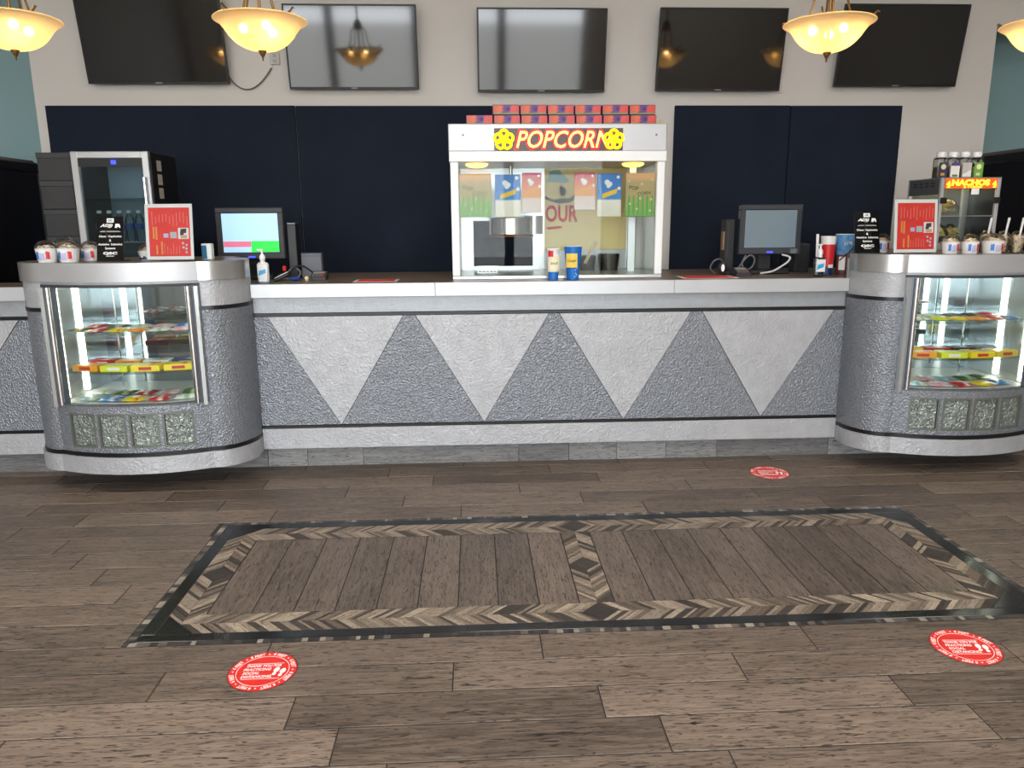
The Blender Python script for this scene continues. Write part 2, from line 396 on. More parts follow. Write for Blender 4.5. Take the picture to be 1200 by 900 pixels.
# the rest of the floor beyond the pieces
fl2 = MB()
fl2.box(XL, XR, YW0, Y00-ROW*6.5-.003, -.012, -.001)
fl2.box(XL, XR, Y00+ROW*16.5+.003, 7.4, -.012, -.001)
fl2.box(XL, -4.303, Y00+ROW*6.5, Y00+ROW*16.5, -.012, -.001); fl2.box(4.903, XR, Y00+ROW*6.5, Y00+ROW*16.5, -.012, -.001)
fl2.box(XL, -4.303, Y00-ROW*6.5, Y00+ROW*6.5, -.012, -.001); fl2.box(4.903, XR, Y00-ROW*6.5, Y00+ROW*6.5, -.012, -.001)
fl2.box(-4.3, -3.203, Y00-ROW*6.5, Y00+ROW*3.5, -.012, -.001); fl2.box(3.603, 4.9, Y00-ROW*6.5, Y00+ROW*3.5, -.012, -.001)
f2 = fl2.build('far_planking', M_floorwood, floor)

# ------------------------------------------------------------------ decorative tile inlay
inlay = thing('floor_inlay', 'rectangular tile inlay in the floor with chevron bands and a black border', 'floor inlay', (.469, 3.126, -.012))
CXI, CYI = .469, 3.1235
bx0, bx1, by0, by1 = CXI-1.614, CXI+1.614, 2.700, 3.547       # band centre lines
W2 = .0685
M_bk = mat('polished_black_tile', (20, 20, 22), .16, spec=.45, var=(5, .3))
def border_tiles():
    n = 0
    oX0, oX1, oY0, oY1 = RX0+.032, RX1-.032, RY0+.030, RY1-.030
    def t(x0, x1, y0, y1):
        mb = MB().box(x0+.0008, x1-.0008, y0+.0008, y1-.0008, -.010, -.0006, .001)
        mb.build('border_tile', M_bk, inlay)
    for (y0, y1) in ((oY0, by0-W2-.003), (by1+W2+.003, oY1)):
        x = oX0
        while x < oX1-.01:
            b = min(x+.305, oX1); t(x, b, y0, y1); x = b
    for (x0, x1) in ((oX0, bx0-W2-.003), (bx1+W2+.003, oX1)):
        y = by0-W2-.003
        while y < by1+W2-.01:
            b = min(y+.29, by1+W2+.003); t(x0, x1, y, b); y = b
    # cut corners where the bands meet
    for sx, X in ((1, bx0), (-1, bx1)):
        for sy, Y in ((1, by0), (-1, by1)):
            pts = [(X-sx*.002, Y-sy*.002), (X+sx*(W2-.002), Y-sy*W2), (X-sx*W2, Y-sy*W2), (X-sx*W2, Y+sy*(W2-.002))]
            MB().prism(pts, 'z', -.010, -.0006).build('corner_tile', M_bk, inlay)
border_tiles()
CH = [wood('chevron_tile_%d' % i, d, l, c, .5, 2.2) for i, (d, l, c) in enumerate([
    ((112, 100, 88), (176, 160, 142), (62, 54, 47)), ((82, 71, 62), (142, 126, 110), (46, 38, 34)),
    ((48, 42, 38), (84, 75, 68), (30, 26, 24)), ((138, 122, 106), (196, 180, 160), (72, 62, 54))])]
pieces = []
def band(cx0, cy0, ux, uy, L_):
    """chevrons pointing along u away from the diamond at (cx0,cy0), up to length L_ on the centre line"""
    vx, vy = -uy, ux
    for s in (-1, 1):
        t = W2
        while t < L_-.004:
            dt = random.choice((.014, .018, .022, .027, .036)); e = min(t+dt, L_)
            if L_-e < .012: e = L_
            g = .0009
            P = lambda a, q: (cx0+ux*a+vx*q*s, cy0+uy*a+vy*q*s)
            quad = [P(t+g, .0008), P(e-g, .0008), P(e-g-W2, W2), P(t+g-W2, W2)]
            pieces.append((quad, random.choices((0, 1, 2, 3), (4, 4, 4, 3))[0], math.atan2(vy*s*W2-uy*W2, vx*s*W2-ux*W2)))
            t = e
for yb in (by0, by1):
    band(CXI, yb, 1, 0, 1.614); band(CXI, yb, -1, 0, 1.614)
hv = (by1-by0)/2
for xb in (bx0, bx1):
    band(xb, CYI, 0, 1, hv); band(xb, CYI, 0, -1, hv)
band(CXI, CYI, 0, 1, hv-W2); band(CXI, CYI, 0, -1, hv-W2)
pieces.sort(key=lambda q: sum(p_[1] for p_ in q[0]))
far = [MB() for _ in CH]
for i, (quad, c, ang) in enumerate(pieces):
    if i < 300:
        cxq, cyq = sum(p_[0] for p_ in quad)/4, sum(p_[1] for p_ in quad)/4
        ca, sa = math.cos(-ang), math.sin(-ang)
        pts = [((x-cxq)*ca-(y_-cyq)*sa, (x-cxq)*sa+(y_-cyq)*ca) for x, y_ in quad]
        o = MB().prism(pts, 'z', -.010, random.uniform(-.0008, .0004)).build('chevron_tile', CH[c], None, org=(0, 0, 0))
        o.parent = inlay; o.location = Vector((cxq, cyq, 0))-ORG[inlay.name]; o.rotation_euler = (0, 0, ang)
    else: far[c].prism(quad, 'z', -.010, 0)
fs_ = far[0]; me_idx = []
allm = MB(); slots = []
for c, mb in enumerate(far): allm.add(mb.v, mb.f); slots += [c]*len(mb.f)
st = allm.build('chevron_tiles', CH[0], inlay); st['kind'] = 'stuff'
for m_ in CH[1:]: st.data.materials.append(m_)
for p_, c in zip(st.data.polygons, slots): p_.material_index = c
for sy in (-1, 1):
    for sx in (-1, 1):
        yt = CYI+sy*(hv-W2)
        MB().prism([(CXI+sx*.001, yt), (CXI+sx*W2, yt), (CXI+sx*W2, yt-sy*W2+sy*.001)], 'z', -.010, -.0003).build('end_tile', CH[2 if sx > 0 else 1], inlay)
M_dia = wood('dark_diamond_tile', (44, 38, 34), (74, 64, 58), (26, 22, 20), .4, 2)
for (dx, dy) in ((CXI, by0), (CXI, by1), (bx0, CYI), (bx1, CYI), (CXI, CYI)):
    k = W2-.002
    MB().prism([(dx-k, dy), (dx, dy-k), (dx+k, dy), (dx, dy+k)], 'z', -.010, .0002).build('diamond_tile', M_dia, inlay)
# field planks, grain running away from the viewer
iy0, iy1 = by0+W2+.002, by1-W2-.002
xw = .1622
def field(xs):
    for a, b in zip(xs[:-1], xs[1:]):
        put_plank(inlay, 0, iy1-iy0, 0, round(b-a, 4), M_inlaywood).location = Vector(((a+b)/2, (iy0+iy1)/2, -.0004))-ORG[inlay.name]
        o = inlay.children[-1]; o.rotation_euler = (0, 0, PI/2)
xl = [CXI-W2-.003-xw*i for i in range(10)]; xl = [x for x in xl if x > bx0+W2+.04]+[bx0+W2+.003]
field(xl[::-1])
xr = [CXI+W2+.003+xw*i for i in range(10)]; xr = [x for x in xr if x < bx1-W2-.04]+[bx1-W2-.003]
field(xr)
# pinstripe of small mosaic chips round the edge
chip_m = [mat('mosaic_%d' % i, c, .3) for i, c in enumerate([(60, 56, 54), (96, 90, 84), (150, 140, 128), (40, 38, 38), (160, 150, 136)])]
cm = [MB() for _ in chip_m]
def chips(x0, x1, y0, y1, alongx):
    a, e = (x0, x1) if alongx else (y0, y1)
    while a < e-.004:
        b = min(a+random.uniform(.016, .034), e); c = random.choices(range(5), (5, 4, 2, 5, 1))[0]
        if alongx: cm[c].box(a+.0008, b-.0008, y0+.002, y1-.001, -.010, -.0006)
        else: cm[c].box(x0+.002, x1-.001, a+.0008, b-.0008, -.010, -.0006)
        a = b
chips(RX0, RX1, RY0+.001, RY0+.028, True); chips(RX0, RX1, RY1-.028, RY1-.001, True)
chips(RX0, RX0+.029, RY0+.029, RY1-.029, False); chips(RX1-.029, RX1, RY0+.029, RY1-.029, False)
am = MB(); slots = []
for c, mb in enumerate(cm): am.add(mb.v, mb.f); slots += [c]*len(mb.f)
st = am.build('mosaic_chips', chip_m[0], inlay); st['kind'] = 'stuff'
for m_ in chip_m[1:]: st.data.materials.append(m_)
for p_, c in zip(st.data.polygons, slots): p_.material_index = c

# ------------------------------------------------------------------ round floor stickers
UP = Matrix.Identity(4)
def sticker(x, y_, rot, label, worn=False):
    t = local(thing('floor_sticker', label, 'floor sticker', (x, y_, .0005), 'distancing stickers on the floor', rotz=rot))
    R_ = .1135
    MB().lathe([(1e-4, 0), (R_+.0025, 0), (R_+.0025, .0006), (1e-4, .0006)], 48).build('border', mat('dark_red_edge', (92, 22, 22), .5), t)
    MB().lathe([(1e-4, .0005), (R_, .0005), (R_, .0012), (1e-4, .0012)], 48).build('disc', M_red, t)
    MB().lathe([(.0865, .0011), (.0885, .0011), (.0885, .0016), (.0865, .0016)], 48, close=True).build('ring_line', M_whiteink, t)
    mb = MB()
    for i in range(8):
        a = PI/2-2*PI*i/8-PI/8
        add_text(mb, '6 FEET', (.1005*math.cos(a), .1005*math.sin(a), .0013), width=.050, height=.0145, rot=Matrix.Rotation(a-PI/2, 4, 'Z'), thick=.0006, off=.02)
        a2 = a+PI/8
        mb.lathe([(1e-4, .0012), (.003, .0012), (.003, .0016), (1e-4, .0016)], 8, .1005*math.cos(a2), .1005*math.sin(a2))
    mb.build('ring_lettering', M_whiteink, t)
    mb = MB()
    for s, yy, xx, ww in (('THANK YOU FOR', .030, -.002, .118), ('PRACTICING', .009, -.020, .094), ('SOCIAL', -.012, -.037, .056), ('DISTANCING.', -.033, -.014, .103)):
        add_text(mb, s, (xx, yy, .0013), width=ww, height=.0145, rot=UP, thick=.0006, off=.025, shear=.25)
    mb.box(-.060, .064, .0415, .0435, .0011, .0016); mb.box(-.062, .064, -.0475, -.0455, .0011, .0016)
    mb.build('wording', M_whiteink, t)
    for sx, sy in ((.044, -.006), (.066, -.014)):
        fp = MB(); mm = Matrix.Translation((sx, sy, .0011)) @ Matrix.Rotation(-.22, 4, 'Z')
        for cx1, cy1, ra, rb in ((0, .010, .0095, .0155), (.001, -.014, .0065, .0085)):
            pts = [(cx1+ra*math.cos(q*PI/8), cy1+rb*math.sin(q*PI/8)) for q in range(16)]
            fp.prism(pts, 'z', 0, .0005, mm)
        fp.build('footprint', M_whiteink, t)
    return t
sticker(-.747, 2.366, .02, 'round red distancing sticker on the plank floor in front of the inlay, at left')
sticker(1.727, 2.366, -.06, 'round red distancing sticker in front of the inlay, at right')
sticker(1.757, 4.280, -.04, 'round red distancing sticker behind the inlay, close to the counter')

# ================================================================== counters
CT, YF = 1.145, 4.54
TRI = [((-1.230, -.433), -.831), ((-.357, .441), .044), ((.508, 1.309), .911), ((1.382, 2.197), 1.780)]
M_edge = mat('silver_edge_band', (198, 200, 202), .36, .35, bump=('noise', 120, .06, .001), var=(5, .03))
def counter(x0, x1, tris, label, depth=5.45, toe=None, wing=None):
    t = thing('concession_counter', label, 'counter', ((x0+x1)/2, 5.0, 0))
    MB().box(x0, x1, YF+.092, depth, .0, 1.115).build('carcass', M_darkpl, t)
    MB().box(x0, x1, YF+.02, YF+.092, .137, 1.115).build('front_frame', M_darkpl, t)
    for a, b in wing or []: MB().box(a, b, 4.925, depth, .0, 1.115).build('rear_carcass', M_darkpl, t)
    yb = YF+.02
    MB().box(x0, x1, YF+.006, yb, .972, 1.066, .002).build('top_rail', mat('grey_embossed_rail', (160, 164, 168), .45, .4, bump=('swirl', 45, .4, .005), var=(20, .05)), t)
    MB().box(x0, x1, YF-.002, yb, .953, .972, .002).build('black_stripe', M_black, t)
    MB().box(x0, x1, YF-.002, yb, .266, .284, .002).build('black_stripe', M_black, t)
    MB().box(x0, x1, YF-.006, yb, .137, .266, .003).build('base_rail', M_lightlam, t)
    zt, zb = .951, .286
    prev_t, prev_b = x0, x0
    for (a, b), ap in tris:
        MB().prism([(max(a, x0), zt), (min(b, x1), zt), (ap, zb)] if ap > x0 else [(x0, zt), (b, zt), (x0, zb+ .25)], 'y', YF, yb).build('triangle_panel', M_lightlam, t)
        g = .004
        if prev_t == x0: pts = [(x0, zt), (a-g, zt), (ap-g, zb), (x0, zb)]
        else: pts = [(prev_t+g, zt), (a-g, zt), (ap-g, zb), (prev_b+g, zb)]
        if a > x0+.02: MB().prism(pts, 'y', YF+.004, yb).build('hammered_panel', M_hammer, t)
        prev_t, prev_b = b, ap
    MB().prism([(prev_t+.004, zt), (x1, zt), (x1, zb), (prev_b+.004, zb)] if tris[-1][1] > x0 else [(prev_t+.004, zt), (x1, zt), (x1, zb), (x0, zb), (x0, zb+.25)], 'y', YF+.004, yb).build('hammered_panel', M_hammer, t)
    js = [x0]+[j for j in (toe or []) if x0+.05 < j < x1-.05]+[x1]
    for a, b in zip(js[:-1], js[1:]):
        MB().box(a+.001, b-.001, YF+.075, YF+.090, .0, .137, .001).build('toe_kick_tile', M_toewood, t)
    # plinth the tiles are fixed to
    return t
counter(-1.312, 2.268, TRI, 'long grey counter front with four pale triangles between the two glass cases', toe=[-1.067, -.72, .26, .581, .887, 1.206, 1.536, 2.22]  )
counter(-5.0, -2.556, [((-4.54, -3.74), -4.14), ((-3.66, -2.667), -3.165)], 'short end of the grey counter left of the left glass case', depth=4.88, toe=[-4.2, -3.3])
counter(3.508, 5.6, [((3.60, 4.40), 4.0), ((4.48, 5.28), 4.88)], 'far end of the grey counter right of the right glass case', depth=4.86, toe=[4.3])
def worktop(x0, x1, label, seams, depth=5.52, wing=None):
    t = thing('worktop', label, 'worktop', ((x0+x1)/2, 5.0, 1.116))
    MB().box(x0, x1, YF-.012, depth, 1.116, CT, .002).build('slab', M_top, t)
    for a, b in wing or []: MB().box(a, b, 4.92, depth, 1.116, CT, .002).build('rear_slab', M_top, t)
    js = [x0]+seams+[x1]
    for a, b in zip(js[:-1], js[1:]):
        MB().box(a+.0006, b-.0006, YF-.028, YF-.012, 1.066, CT+.001, .002).build('edge_strip', M_edge, t)
    return t
worktop(-1.312, 2.268, 'brown laminate worktop with silver edge carrying the popcorn machine', [-.235, 1.194])
for a, b, lb in ((-2.72, -1.3125, 'brown-topped ledge behind the left glass case, carrying the small fridge'), (2.2685, 2.70, 'brown-topped ledge behind the right glass case, carrying two paper cups')):
    t = thing('back_ledge', lb, 'ledge', ((a+b)/2, 5.2, 0))
    MB().box(a, b, 4.925, 5.45, .0, 1.115).build('carcass', M_darkpl, t)
    MB().box(a, b, 4.92, 5.52, 1.116, CT, .002).build('slab', M_top, t)
    for c_, sg in (((-1.932, 1), (-1.932, -1)) if a < 0 else ((2.888, -1),)):
        MB().prism([(c_+sg*dx, yy) for dx, yy in ((.6195, 4.612), (.6195, 4.92), (.463, 4.92), (.463, 4.737), (.513, 4.708), (.568, 4.664), (.603, 4.613))], 'z', 1.116, CT-.0003).build('corner_slab', M_top, t)
worktop(-5.0, -2.556, 'brown laminate worktop with silver edge left of the left glass case', [], 4.89)
worktop(3.508, 5.6, 'brown laminate worktop with silver edge right of the right glass case', [], 4.87)

# ------------------------------------------------------------------ bow-front display cases
CASES = {}
def display_case(cx, side, label):
    t = thing('display_case', label, 'display case', (cx, 4.7, 0), 'bow-front candy cases at the counter ends')
    n = 14
    cor_r = [(cx+.42+.20*math.cos(a), YF-.285*math.sin(a)) for a in [PI/2*i/n for i in range(n+1)]][::-1]   # from seam outwards to the counter
    cor_l = [(2*cx-x, y_) for x, y_ in cor_r][::-1]
    R_ = (.42**2+.1**2)/.2
    def arc(x0, x1, d=0, k=18):
        out = []
        for i in range(k+1):
            x = x0+(x1-x0)*i/k; out.append((cx+x, 4.155+R_-math.sqrt((R_+d)**2-x*x)))
        return out
    mid = arc(-.42, .42)
    clampx = lambda pth: [(min(max(x, cx-.6195), cx+.6195), min(y_, YF-.0005)) for x, y_ in pth]
    full = lambda d: clampx(offset(cor_l, -d)[:-1]+offset(mid, -d)+offset(cor_r, -d)[1:])
    sideR = [(cx+.612, 4.57), (cx+.600, 4.61), (cx+.565, 4.66), (cx+.510, 4.705), (cx+.460, 4.735), (cx+.460, 4.91)]
    sideL = [(2*cx-x, y_) for x, y_ in sideR][::-1]
    # base skirt in three sections
    for pth in (cor_l, mid, cor_r):
        MB().strip(clampx(offset(pth, -.014)), .125, .222, .03).build('base_skirt', M_lightlam, t, True)
    MB().strip(full(.004), .222, .246, .03).build('black_stripe', M_black, t, True)
    MB().box(cx-.6195, cx+.6195, YF+.095, 4.88, 0, .124).build('plinth', M_blackpl, t)
    for a, b in ((-.619, -.20), (-.20, .25), (.25, .619)): MB().box(cx+a+.001, cx+b-.001, YF+.075, YF+.090, .0, .124, .001).build('toe_kick_tile', M_toewood, t)
    MB().prism(full(-.02)+[(cx+.619, 4.88), (cx-.619, 4.88)], 'z', .1245, .132).build('bottom_board', M_darkpl, t)
    for pth in (cor_l, cor_r):
        MB().strip(pth, .246, 1.030, .02).build('corner_panel', M_hammer, t, True)
        MB().strip(clampx(offset(pth, -.004)), 1.030, 1.052, .02).build('black_stripe', M_black, t, True)
        MB().strip(pth, 1.052, 1.194, .02).build('upper_corner_panel', M_lightlam, t, True)
    # lower middle panel with four recessed rippled glass blocks
    BX = [(-.345, -.185), (-.170, -.010), (.005, .165), (.180, .340)]
    z0, z1 = .272, .470
    MB().strip(mid, z1, .512, .02).build('rail', M_hammer, t, True)
    MB().strip(mid, .246, z0, .02).build('rail', M_hammer, t, True)
    ed = [-.42]+[v for b in BX for v in b]+[.42]
    for a, b in zip(ed[0::2], ed[1::2]):
        MB().strip(arc(a, b, 0, 3), z0, z1, .02).build('stile', M_hammer, t, True)
    M_gb = mat('rippled_glass_block', (150, 158, 152), .12, .55, bump=('swirl', 42, 1.0, .02), var=(16, .25))
    M_gbf = mat('block_frame', (104, 108, 100), .45, .3)
    for a, b in BX:
        blk = MB().strip(arc(a+.012, b-.012, -.012, 4), z0+.012, z1-.012, .02).build('glass_block', M_gb, t, True)
        fr = MB()
        fr.strip(arc(a, a+.012, 0, 1), z0, z1, .03); fr.strip(arc(b-.012, b, 0, 1), z0, z1, .03)
        fr.strip(arc(a+.012, b-.012, 0, 3), z0, z0+.012, .03); fr.strip(arc(a+.012, b-.012, 0, 3), z1-.012, z1, .03)
        fr.build('block_frame', M_gbf, blk)
    # window: curved pane between two metal jambs
    for s in (-1, 1):
        a, b = sorted((s*.355, s*.425))
        jb = MB().strip(arc(a, b, .006, 3), .512, 1.166, .035).build('window_jamb', M_slate, t, True)
        xc = s*.372; yb = 4.155+R_-math.sqrt(R_*R_-xc*xc)
        MB().lathe([(.016, .514), (.016, 1.164)], 14, cx+xc, yb-.012).build('chrome_bar', M_chrome, jb, True)
    MB().strip(arc(-.355, .355, -.006, 20), .516, 1.164, .005).build('curved_pane', M_glass, t, True)
    MB().strip(arc(-.36, .36, .002, 20), .512, .520, .03).build('sill', mat('dark_sill', (84, 88, 90), .6), t, True)
    MB().strip(arc(-.425, .425, .002), 1.164, 1.180, .03).build('vent_strip', mat('perforated_dark_strip', (70, 72, 74), .5, .3, bump=('voronoi', 260, .8, .004)), t, True)
    MB().strip(mid, 1.180, 1.194, .02).build('upper_band', M_lightlam, t, True)
    for pth in (cor_l, mid, cor_r):
        MB().strip(clampx(offset(pth, -.012)), 1.194, 1.2945, .03).build('top_edge_band', M_steel2 if pth is mid else M_steel, t, True)
    MB().prism(full(-.014)+sideR+([] if side == 'left' else [(cx+.46, 5.18), (cx-.15, 5.18), (cx-.15, 4.91)])+sideL, 'z', 1.262, 1.295).build('top_slab', M_top, t)
    # carcass
    for s in (-1, 1):
        MB().strip(sideR if s > 0 else sideL, .135, 1.262, .012).build('side_panel', M_lightlam, t, True)
        MB().box(min(cx+s*.40, cx+s*.42), max(cx+s*.40, cx+s*.42), 4.225, 4.86, .50, 1.164).build('inner_side', mat('pale_mirror_side', (222, 228, 227), .12, .7), t)
    MB().box(cx-.42, cx+.42, 4.86, 4.88, .50, 1.164).build('mirror_back', M_mirror, t)
    MB().prism(arc(-.40, .40, -.04)+[(cx+.40, 4.858), (cx-.40, 4.858)], 'z', .498, .514).build('inner_floor', M_white, t)
    MB().prism(arc(-.40, .40, -.04)+[(cx+.42, 4.88), (cx-.42, 4.88)], 'z', 1.1645, 1.176).build('inner_ceiling', M_white, t)
    for z in (.690, .905):
        MB().prism(arc(-.395, .395, -.055)+[(cx+.395, 4.80), (cx-.395, 4.80)], 'z', z-.008, z).build('glass_shelf', M_shelf, t)
    led = emission('cool_white_led', (255, 252, 230), 11)
    for s in (-1, 1):
        for yy in (4.33, 4.56):
            xx = cx+s*.390
            MB().box(xx-.006, xx+.006, yy-.008, yy+.008, .53, 1.15).build('led_strip', led, t)
    for s in (-1, 1):
        MB().lathe([(.006, .514), (.006, 1.164)], 8, cx+s*.25, 4.70).build('shelf_post', M_chrome, t)
    CASES[side] = (cx, arc)
    return t
display_case(-1.932, 'left', 'silver bow-front glass candy case at the left end of the counter, lit inside')
display_case(2.888, 'right', 'silver bow-front glass candy case at the right end of the counter, cut by the frame')
# ================================================================== televisions on the back wall
M_screen = mat('glossy_screen', (10, 10, 12), .06, spec=.8, var=(2, .2))
def television(x, w_, h, zb, label):
    t = local(thing('television', label, 'television', (x, 6.215, zb), 'televisions in a row on the wall'))
    t.rotation_euler = (math.radians(9.5), 0, 0)
    b = .012
    mb = MB(); mb.box(-w_/2, w_/2, 0, .03, 0, .018, .002).box(-w_/2, w_/2, 0, .03, h-b, h, .002).box(-w_/2, -w_/2+b, 0, .03, .018, h-b, .002).box(w_/2-b, w_/2, 0, .03, .018, h-b, .002)
    mb.build('bezel', M_blackpl, t)
    MB().box(-w_/2+b, w_/2-b, .004, .026, .018, h-b).build('screen', M_screen, t)
    MB().box(-w_/2+.05, w_/2-.05, .026, .055, .05, h-.08, .01).build('back_housing', M_blackpl, t)
    MB().box(-.025, .025, -.002, .001, .004, .013).build('badge', mat('grey_badge', (150, 150, 152), .4), t)
    MB().box(-.12, .12, .055, .085, .16, .34).build('wall_bracket', M_slate, t)
    return t
television(-2.362, 1.045, .625, 2.530, 'large black wall television farthest left, with a dangling cord')
television(-.895, .985, .590, 2.492, 'wall television second from left, between left hanging lamp and centre')
television(.542, .985, .590, 2.474, 'wall television straight above the popcorn machine')
television(1.930, .985, .590, 2.482, 'wall television second from right, left of a hanging lamp')
television(3.355, .985, .590, 2.516, 'wall television farthest right, partly behind a hanging lamp')
M_cord = mat('grey_cord', (110, 104, 98), .6)
pts = []
for i in range(13):
    u = i/12; pts.append((-1.86+.33*u, 6.285, 2.60-.10*math.sin(PI*u**.8)+.06*u**4))
tag(MB().tube(pts, .006, 6).build('power_cord', M_cord, None, True, (-1.7, 6.285, 2.5)), 'thin grey cord looping from the leftmost television to the outlet', 'cord')
def outlet(x, z, label):
    t = thing('wall_outlet', label, 'outlet', (x, 6.29, z))
    MB().box(x-.036, x+.036, 6.278, 6.299, z-.045, z+.045, .004).build('plate', mat('outlet_plate', (206, 202, 196), .5), t)
    for dz in (-.02, .02): MB().box(x-.014, x+.014, 6.2745, 6.278, z+dz-.013, z+dz+.013, .002).build('socket', mat('socket_face', (180, 176, 170), .5), t)
outlet(-1.502, 2.727, 'pale outlet plate on the wall right of the leftmost television')
# navy fabric panels
for i, (a, b, lb) in enumerate([(-3.257, -1.373, 'navy fabric wall panel behind the small fridge and left monitor'), (-1.367, .60, 'navy fabric wall panel left of and behind the popcorn machine'),
                               (1.613, 2.547, 'navy fabric wall panel right of the popcorn machine'), (2.553, 3.466, 'navy fabric wall panel beside the nacho warmer')]):
    o = MB().box(a, b, 6.272, 6.299, .75, 2.384-.002*(i % 2), .004).build('fabric_panel', M_navy, None, False, ((a+b)/2, 6.285, .75))
    tag(o, lb, 'wall panel', 'navy panels on the back wall')

# ================================================================== pendant lamps
def shade_mat():
    m_ = bpy.data.materials.new('amber_frosted_glass'); m_.use_nodes = True; nt = m_.node_tree; N = nt.nodes; L = nt.links
    N.remove(N['Principled BSDF'])
    tl = N.new('ShaderNodeBsdfTranslucent'); tl.inputs[0].default_value = lin(255, 238, 205)
    df = N.new('ShaderNodeBsdfDiffuse'); df.inputs[0].default_value = lin(238, 214, 170)
    tr = N.new('ShaderNodeBsdfTransparent'); tr.inputs[0].default_value = lin(255, 224, 165)
    gl = N.new('ShaderNodeBsdfGlossy'); gl.inputs['Roughness'].default_value = .25
    a = N.new('ShaderNodeMixShader'); a.inputs[0].default_value = .35; L.new(tl.outputs[0], a.inputs[1]); L.new(df.outputs[0], a.inputs[2])
    b = N.new('ShaderNodeMixShader'); b.inputs[0].default_value = .20; L.new(a.outputs[0], b.inputs[1]); L.new(tr.outputs[0], b.inputs[2])
    c = N.new('ShaderNodeMixShader'); c.inputs[0].default_value = .04; L.new(b.outputs[0], c.inputs[1]); L.new(gl.outputs[0], c.inputs[2])
    L.new(c.outputs[0], N['Material Output'].inputs['Surface']); return m_
M_shade = shade_mat()
M_bulb = emission('warm_bulb', (255, 208, 138), 58)
def pendant(x, label):
    Y = 4.3
    t = thing('pendant_lamp', label, 'lamp', (x, Y, 2.325), 'bowl pendant lamps over the counter')
    prof = [(.016, 2.376), (.06, 2.381), (.10, 2.395), (.135, 2.418), (.163, 2.447), (.182, 2.474), (.200, 2.497), (.222, 2.514), (.234, 2.520)]
    prof += [(.2365, 2.525), (.232, 2.5285)]
    fine = []
    for i in range(len(prof)-1):
        p0, p1, p2, p3 = [Vector(prof[min(max(i+k, 0), len(prof)-1)]) for k in (-1, 0, 1, 2)]
        for k in range(5):
            u = k/5; q = .5*((2*p1)+(p2-p0)*u+(2*p0-5*p1+4*p2-p3)*u*u+(3*p1-p0-3*p2+p3)*u**3); fine.append((q[0], q[1]))
    fine.append(prof[-1])
    vs = MB(); n = 64
    vs.add([(x+r_*math.cos(2*PI*i/n), Y+r_*math.sin(2*PI*i/n), z) for r_, z in fine for i in range(n)], [(j*n+i, j*n+(i+1) % n, (j+1)*n+(i+1) % n, (j+1)*n+i) for j in range(len(fine)-1) for i in range(n)])
    vs.build('bowl_shade', M_shade, t, True)
    MB().lathe([(1e-4, 2.325), (.004, 2.330), (.005, 2.345), (.010, 2.352), (.020, 2.372), (.022, 2.380), (.012, 2.384), (1e-4, 2.384)], 16, x, Y).build('finial', M_brass, t, True)
    MB().lathe([(.008, 2.384), (.008, 3.84)], 10, x, Y).build('stem', M_brass, t, True)
    MB().lathe([(.02, 2.70), (.04, 2.72), (.04, 2.76), (.015, 2.80)], 16, x, Y).build('hub', M_brass, t, True)
    MB().lathe([(.01, 3.80), (.05, 3.84), (.065, 3.8995), (1e-4, 3.8995)], 20, x, Y).build('ceiling_canopy', M_brass, t, True)
    for k in range(4):
        a = PI/4+k*PI/2+.2
        ca, sa = math.cos(a), math.sin(a)
        pr = [(.03, 2.74), (.075, 2.70), (.085, 2.63), (.105, 2.56), (.15, 2.535), (.20, 2.533), (.225, 2.545), (.236, 2.556), (.246, 2.549)]
        MB().tube([(x+r_*ca, Y+r_*sa, z) for r_, z in pr], [.006]*6+[.005, .004, .003], 8).build('scroll_arm', M_brass, t, True)
    for k in range(3):
        a = 2*PI*k/3-1.0
        bx, by = x+.088*math.cos(a), Y+.088*math.sin(a)
        bl = MB().ball((bx, by, 2.484), .024, n=14).build('bulb', M_bulb, t, True)
        MB().lathe([(.010, 2.508), (.010, 2.545)], 10, bx, by).build('socket', M_brass, bl, True)
pendant(-2.345, 'amber glass bowl pendant lamp cut by the left frame edge')
pendant(-1.088, 'amber glass bowl pendant lamp between the two leftmost televisions')
pendant(1.925, 'amber glass bowl pendant lamp between the two rightmost televisions')
pendant(3.150, 'amber glass bowl pendant lamp cut by the right frame edge')

# ================================================================== popcorn machine
X0, X1, Y0, Y1 = -.135, 1.165, 4.72, 5.34
pm = thing('popcorn_machine', 'white and steel popcorn machine with glass front and lit sign', 'popcorn machine', ((X0+X1)/2, 5.03, CT+.0005))
Z0 = CT+.0005
MB().box(X0, X1, Y0, Y1, Z0, Z0+.022, .003).build('base_tray', M_steel, pm)
for (x, y_) in ((X0, Y0), (X1-.048, Y0), (X0, Y1-.048), (X1-.048, Y1-.048)):
    MB().box(x, x+.048, y_, y_+.048, Z0+.022, 1.845, .004).build('post', M_white, pm)
MB().box(X0-.006, X1+.006, Y0-.006, Y1, 1.845, 1.906, .003).build('lip', M_white, pm)
hd = MB().box(X0-.008, X1+.004, Y0, Y1, 1.906, 2.063, .004).build('header', M_steel2, pm)
for x in (X0+.08, X1-.06): MB().lathe([(.006, 0), (.006, .004)], 10, 0, 0, Matrix.Translation((x, Y0, 1.998)) @ Matrix.Rotation(PI/2, 4, 'X')).build('rivet', M_slate, hd)
sg = MB().box(.130, .902, Y0-.006, Y0, 1.909, 2.036).build('sign_panel', mat('smoked_sign', (74, 48, 44), .3), pm)
mb = MB(); add_text(mb, 'POPCORN', (.548, Y0-.009, 1.972), width=.600, height=.118, shear=.28, off=.05, thick=.004)
mb.build('red_neon', emission('red_neon', (255, 20, 26), 1.3), sg)
mb = MB(); add_text(mb, 'POPCORN', (.548, Y0-.013, 1.972), width=.575, height=.098, shear=.28, off=.004, thick=.004)
mb.build('yellow_neon', emission('pale_neon', (255, 240, 120), 1.5), sg)
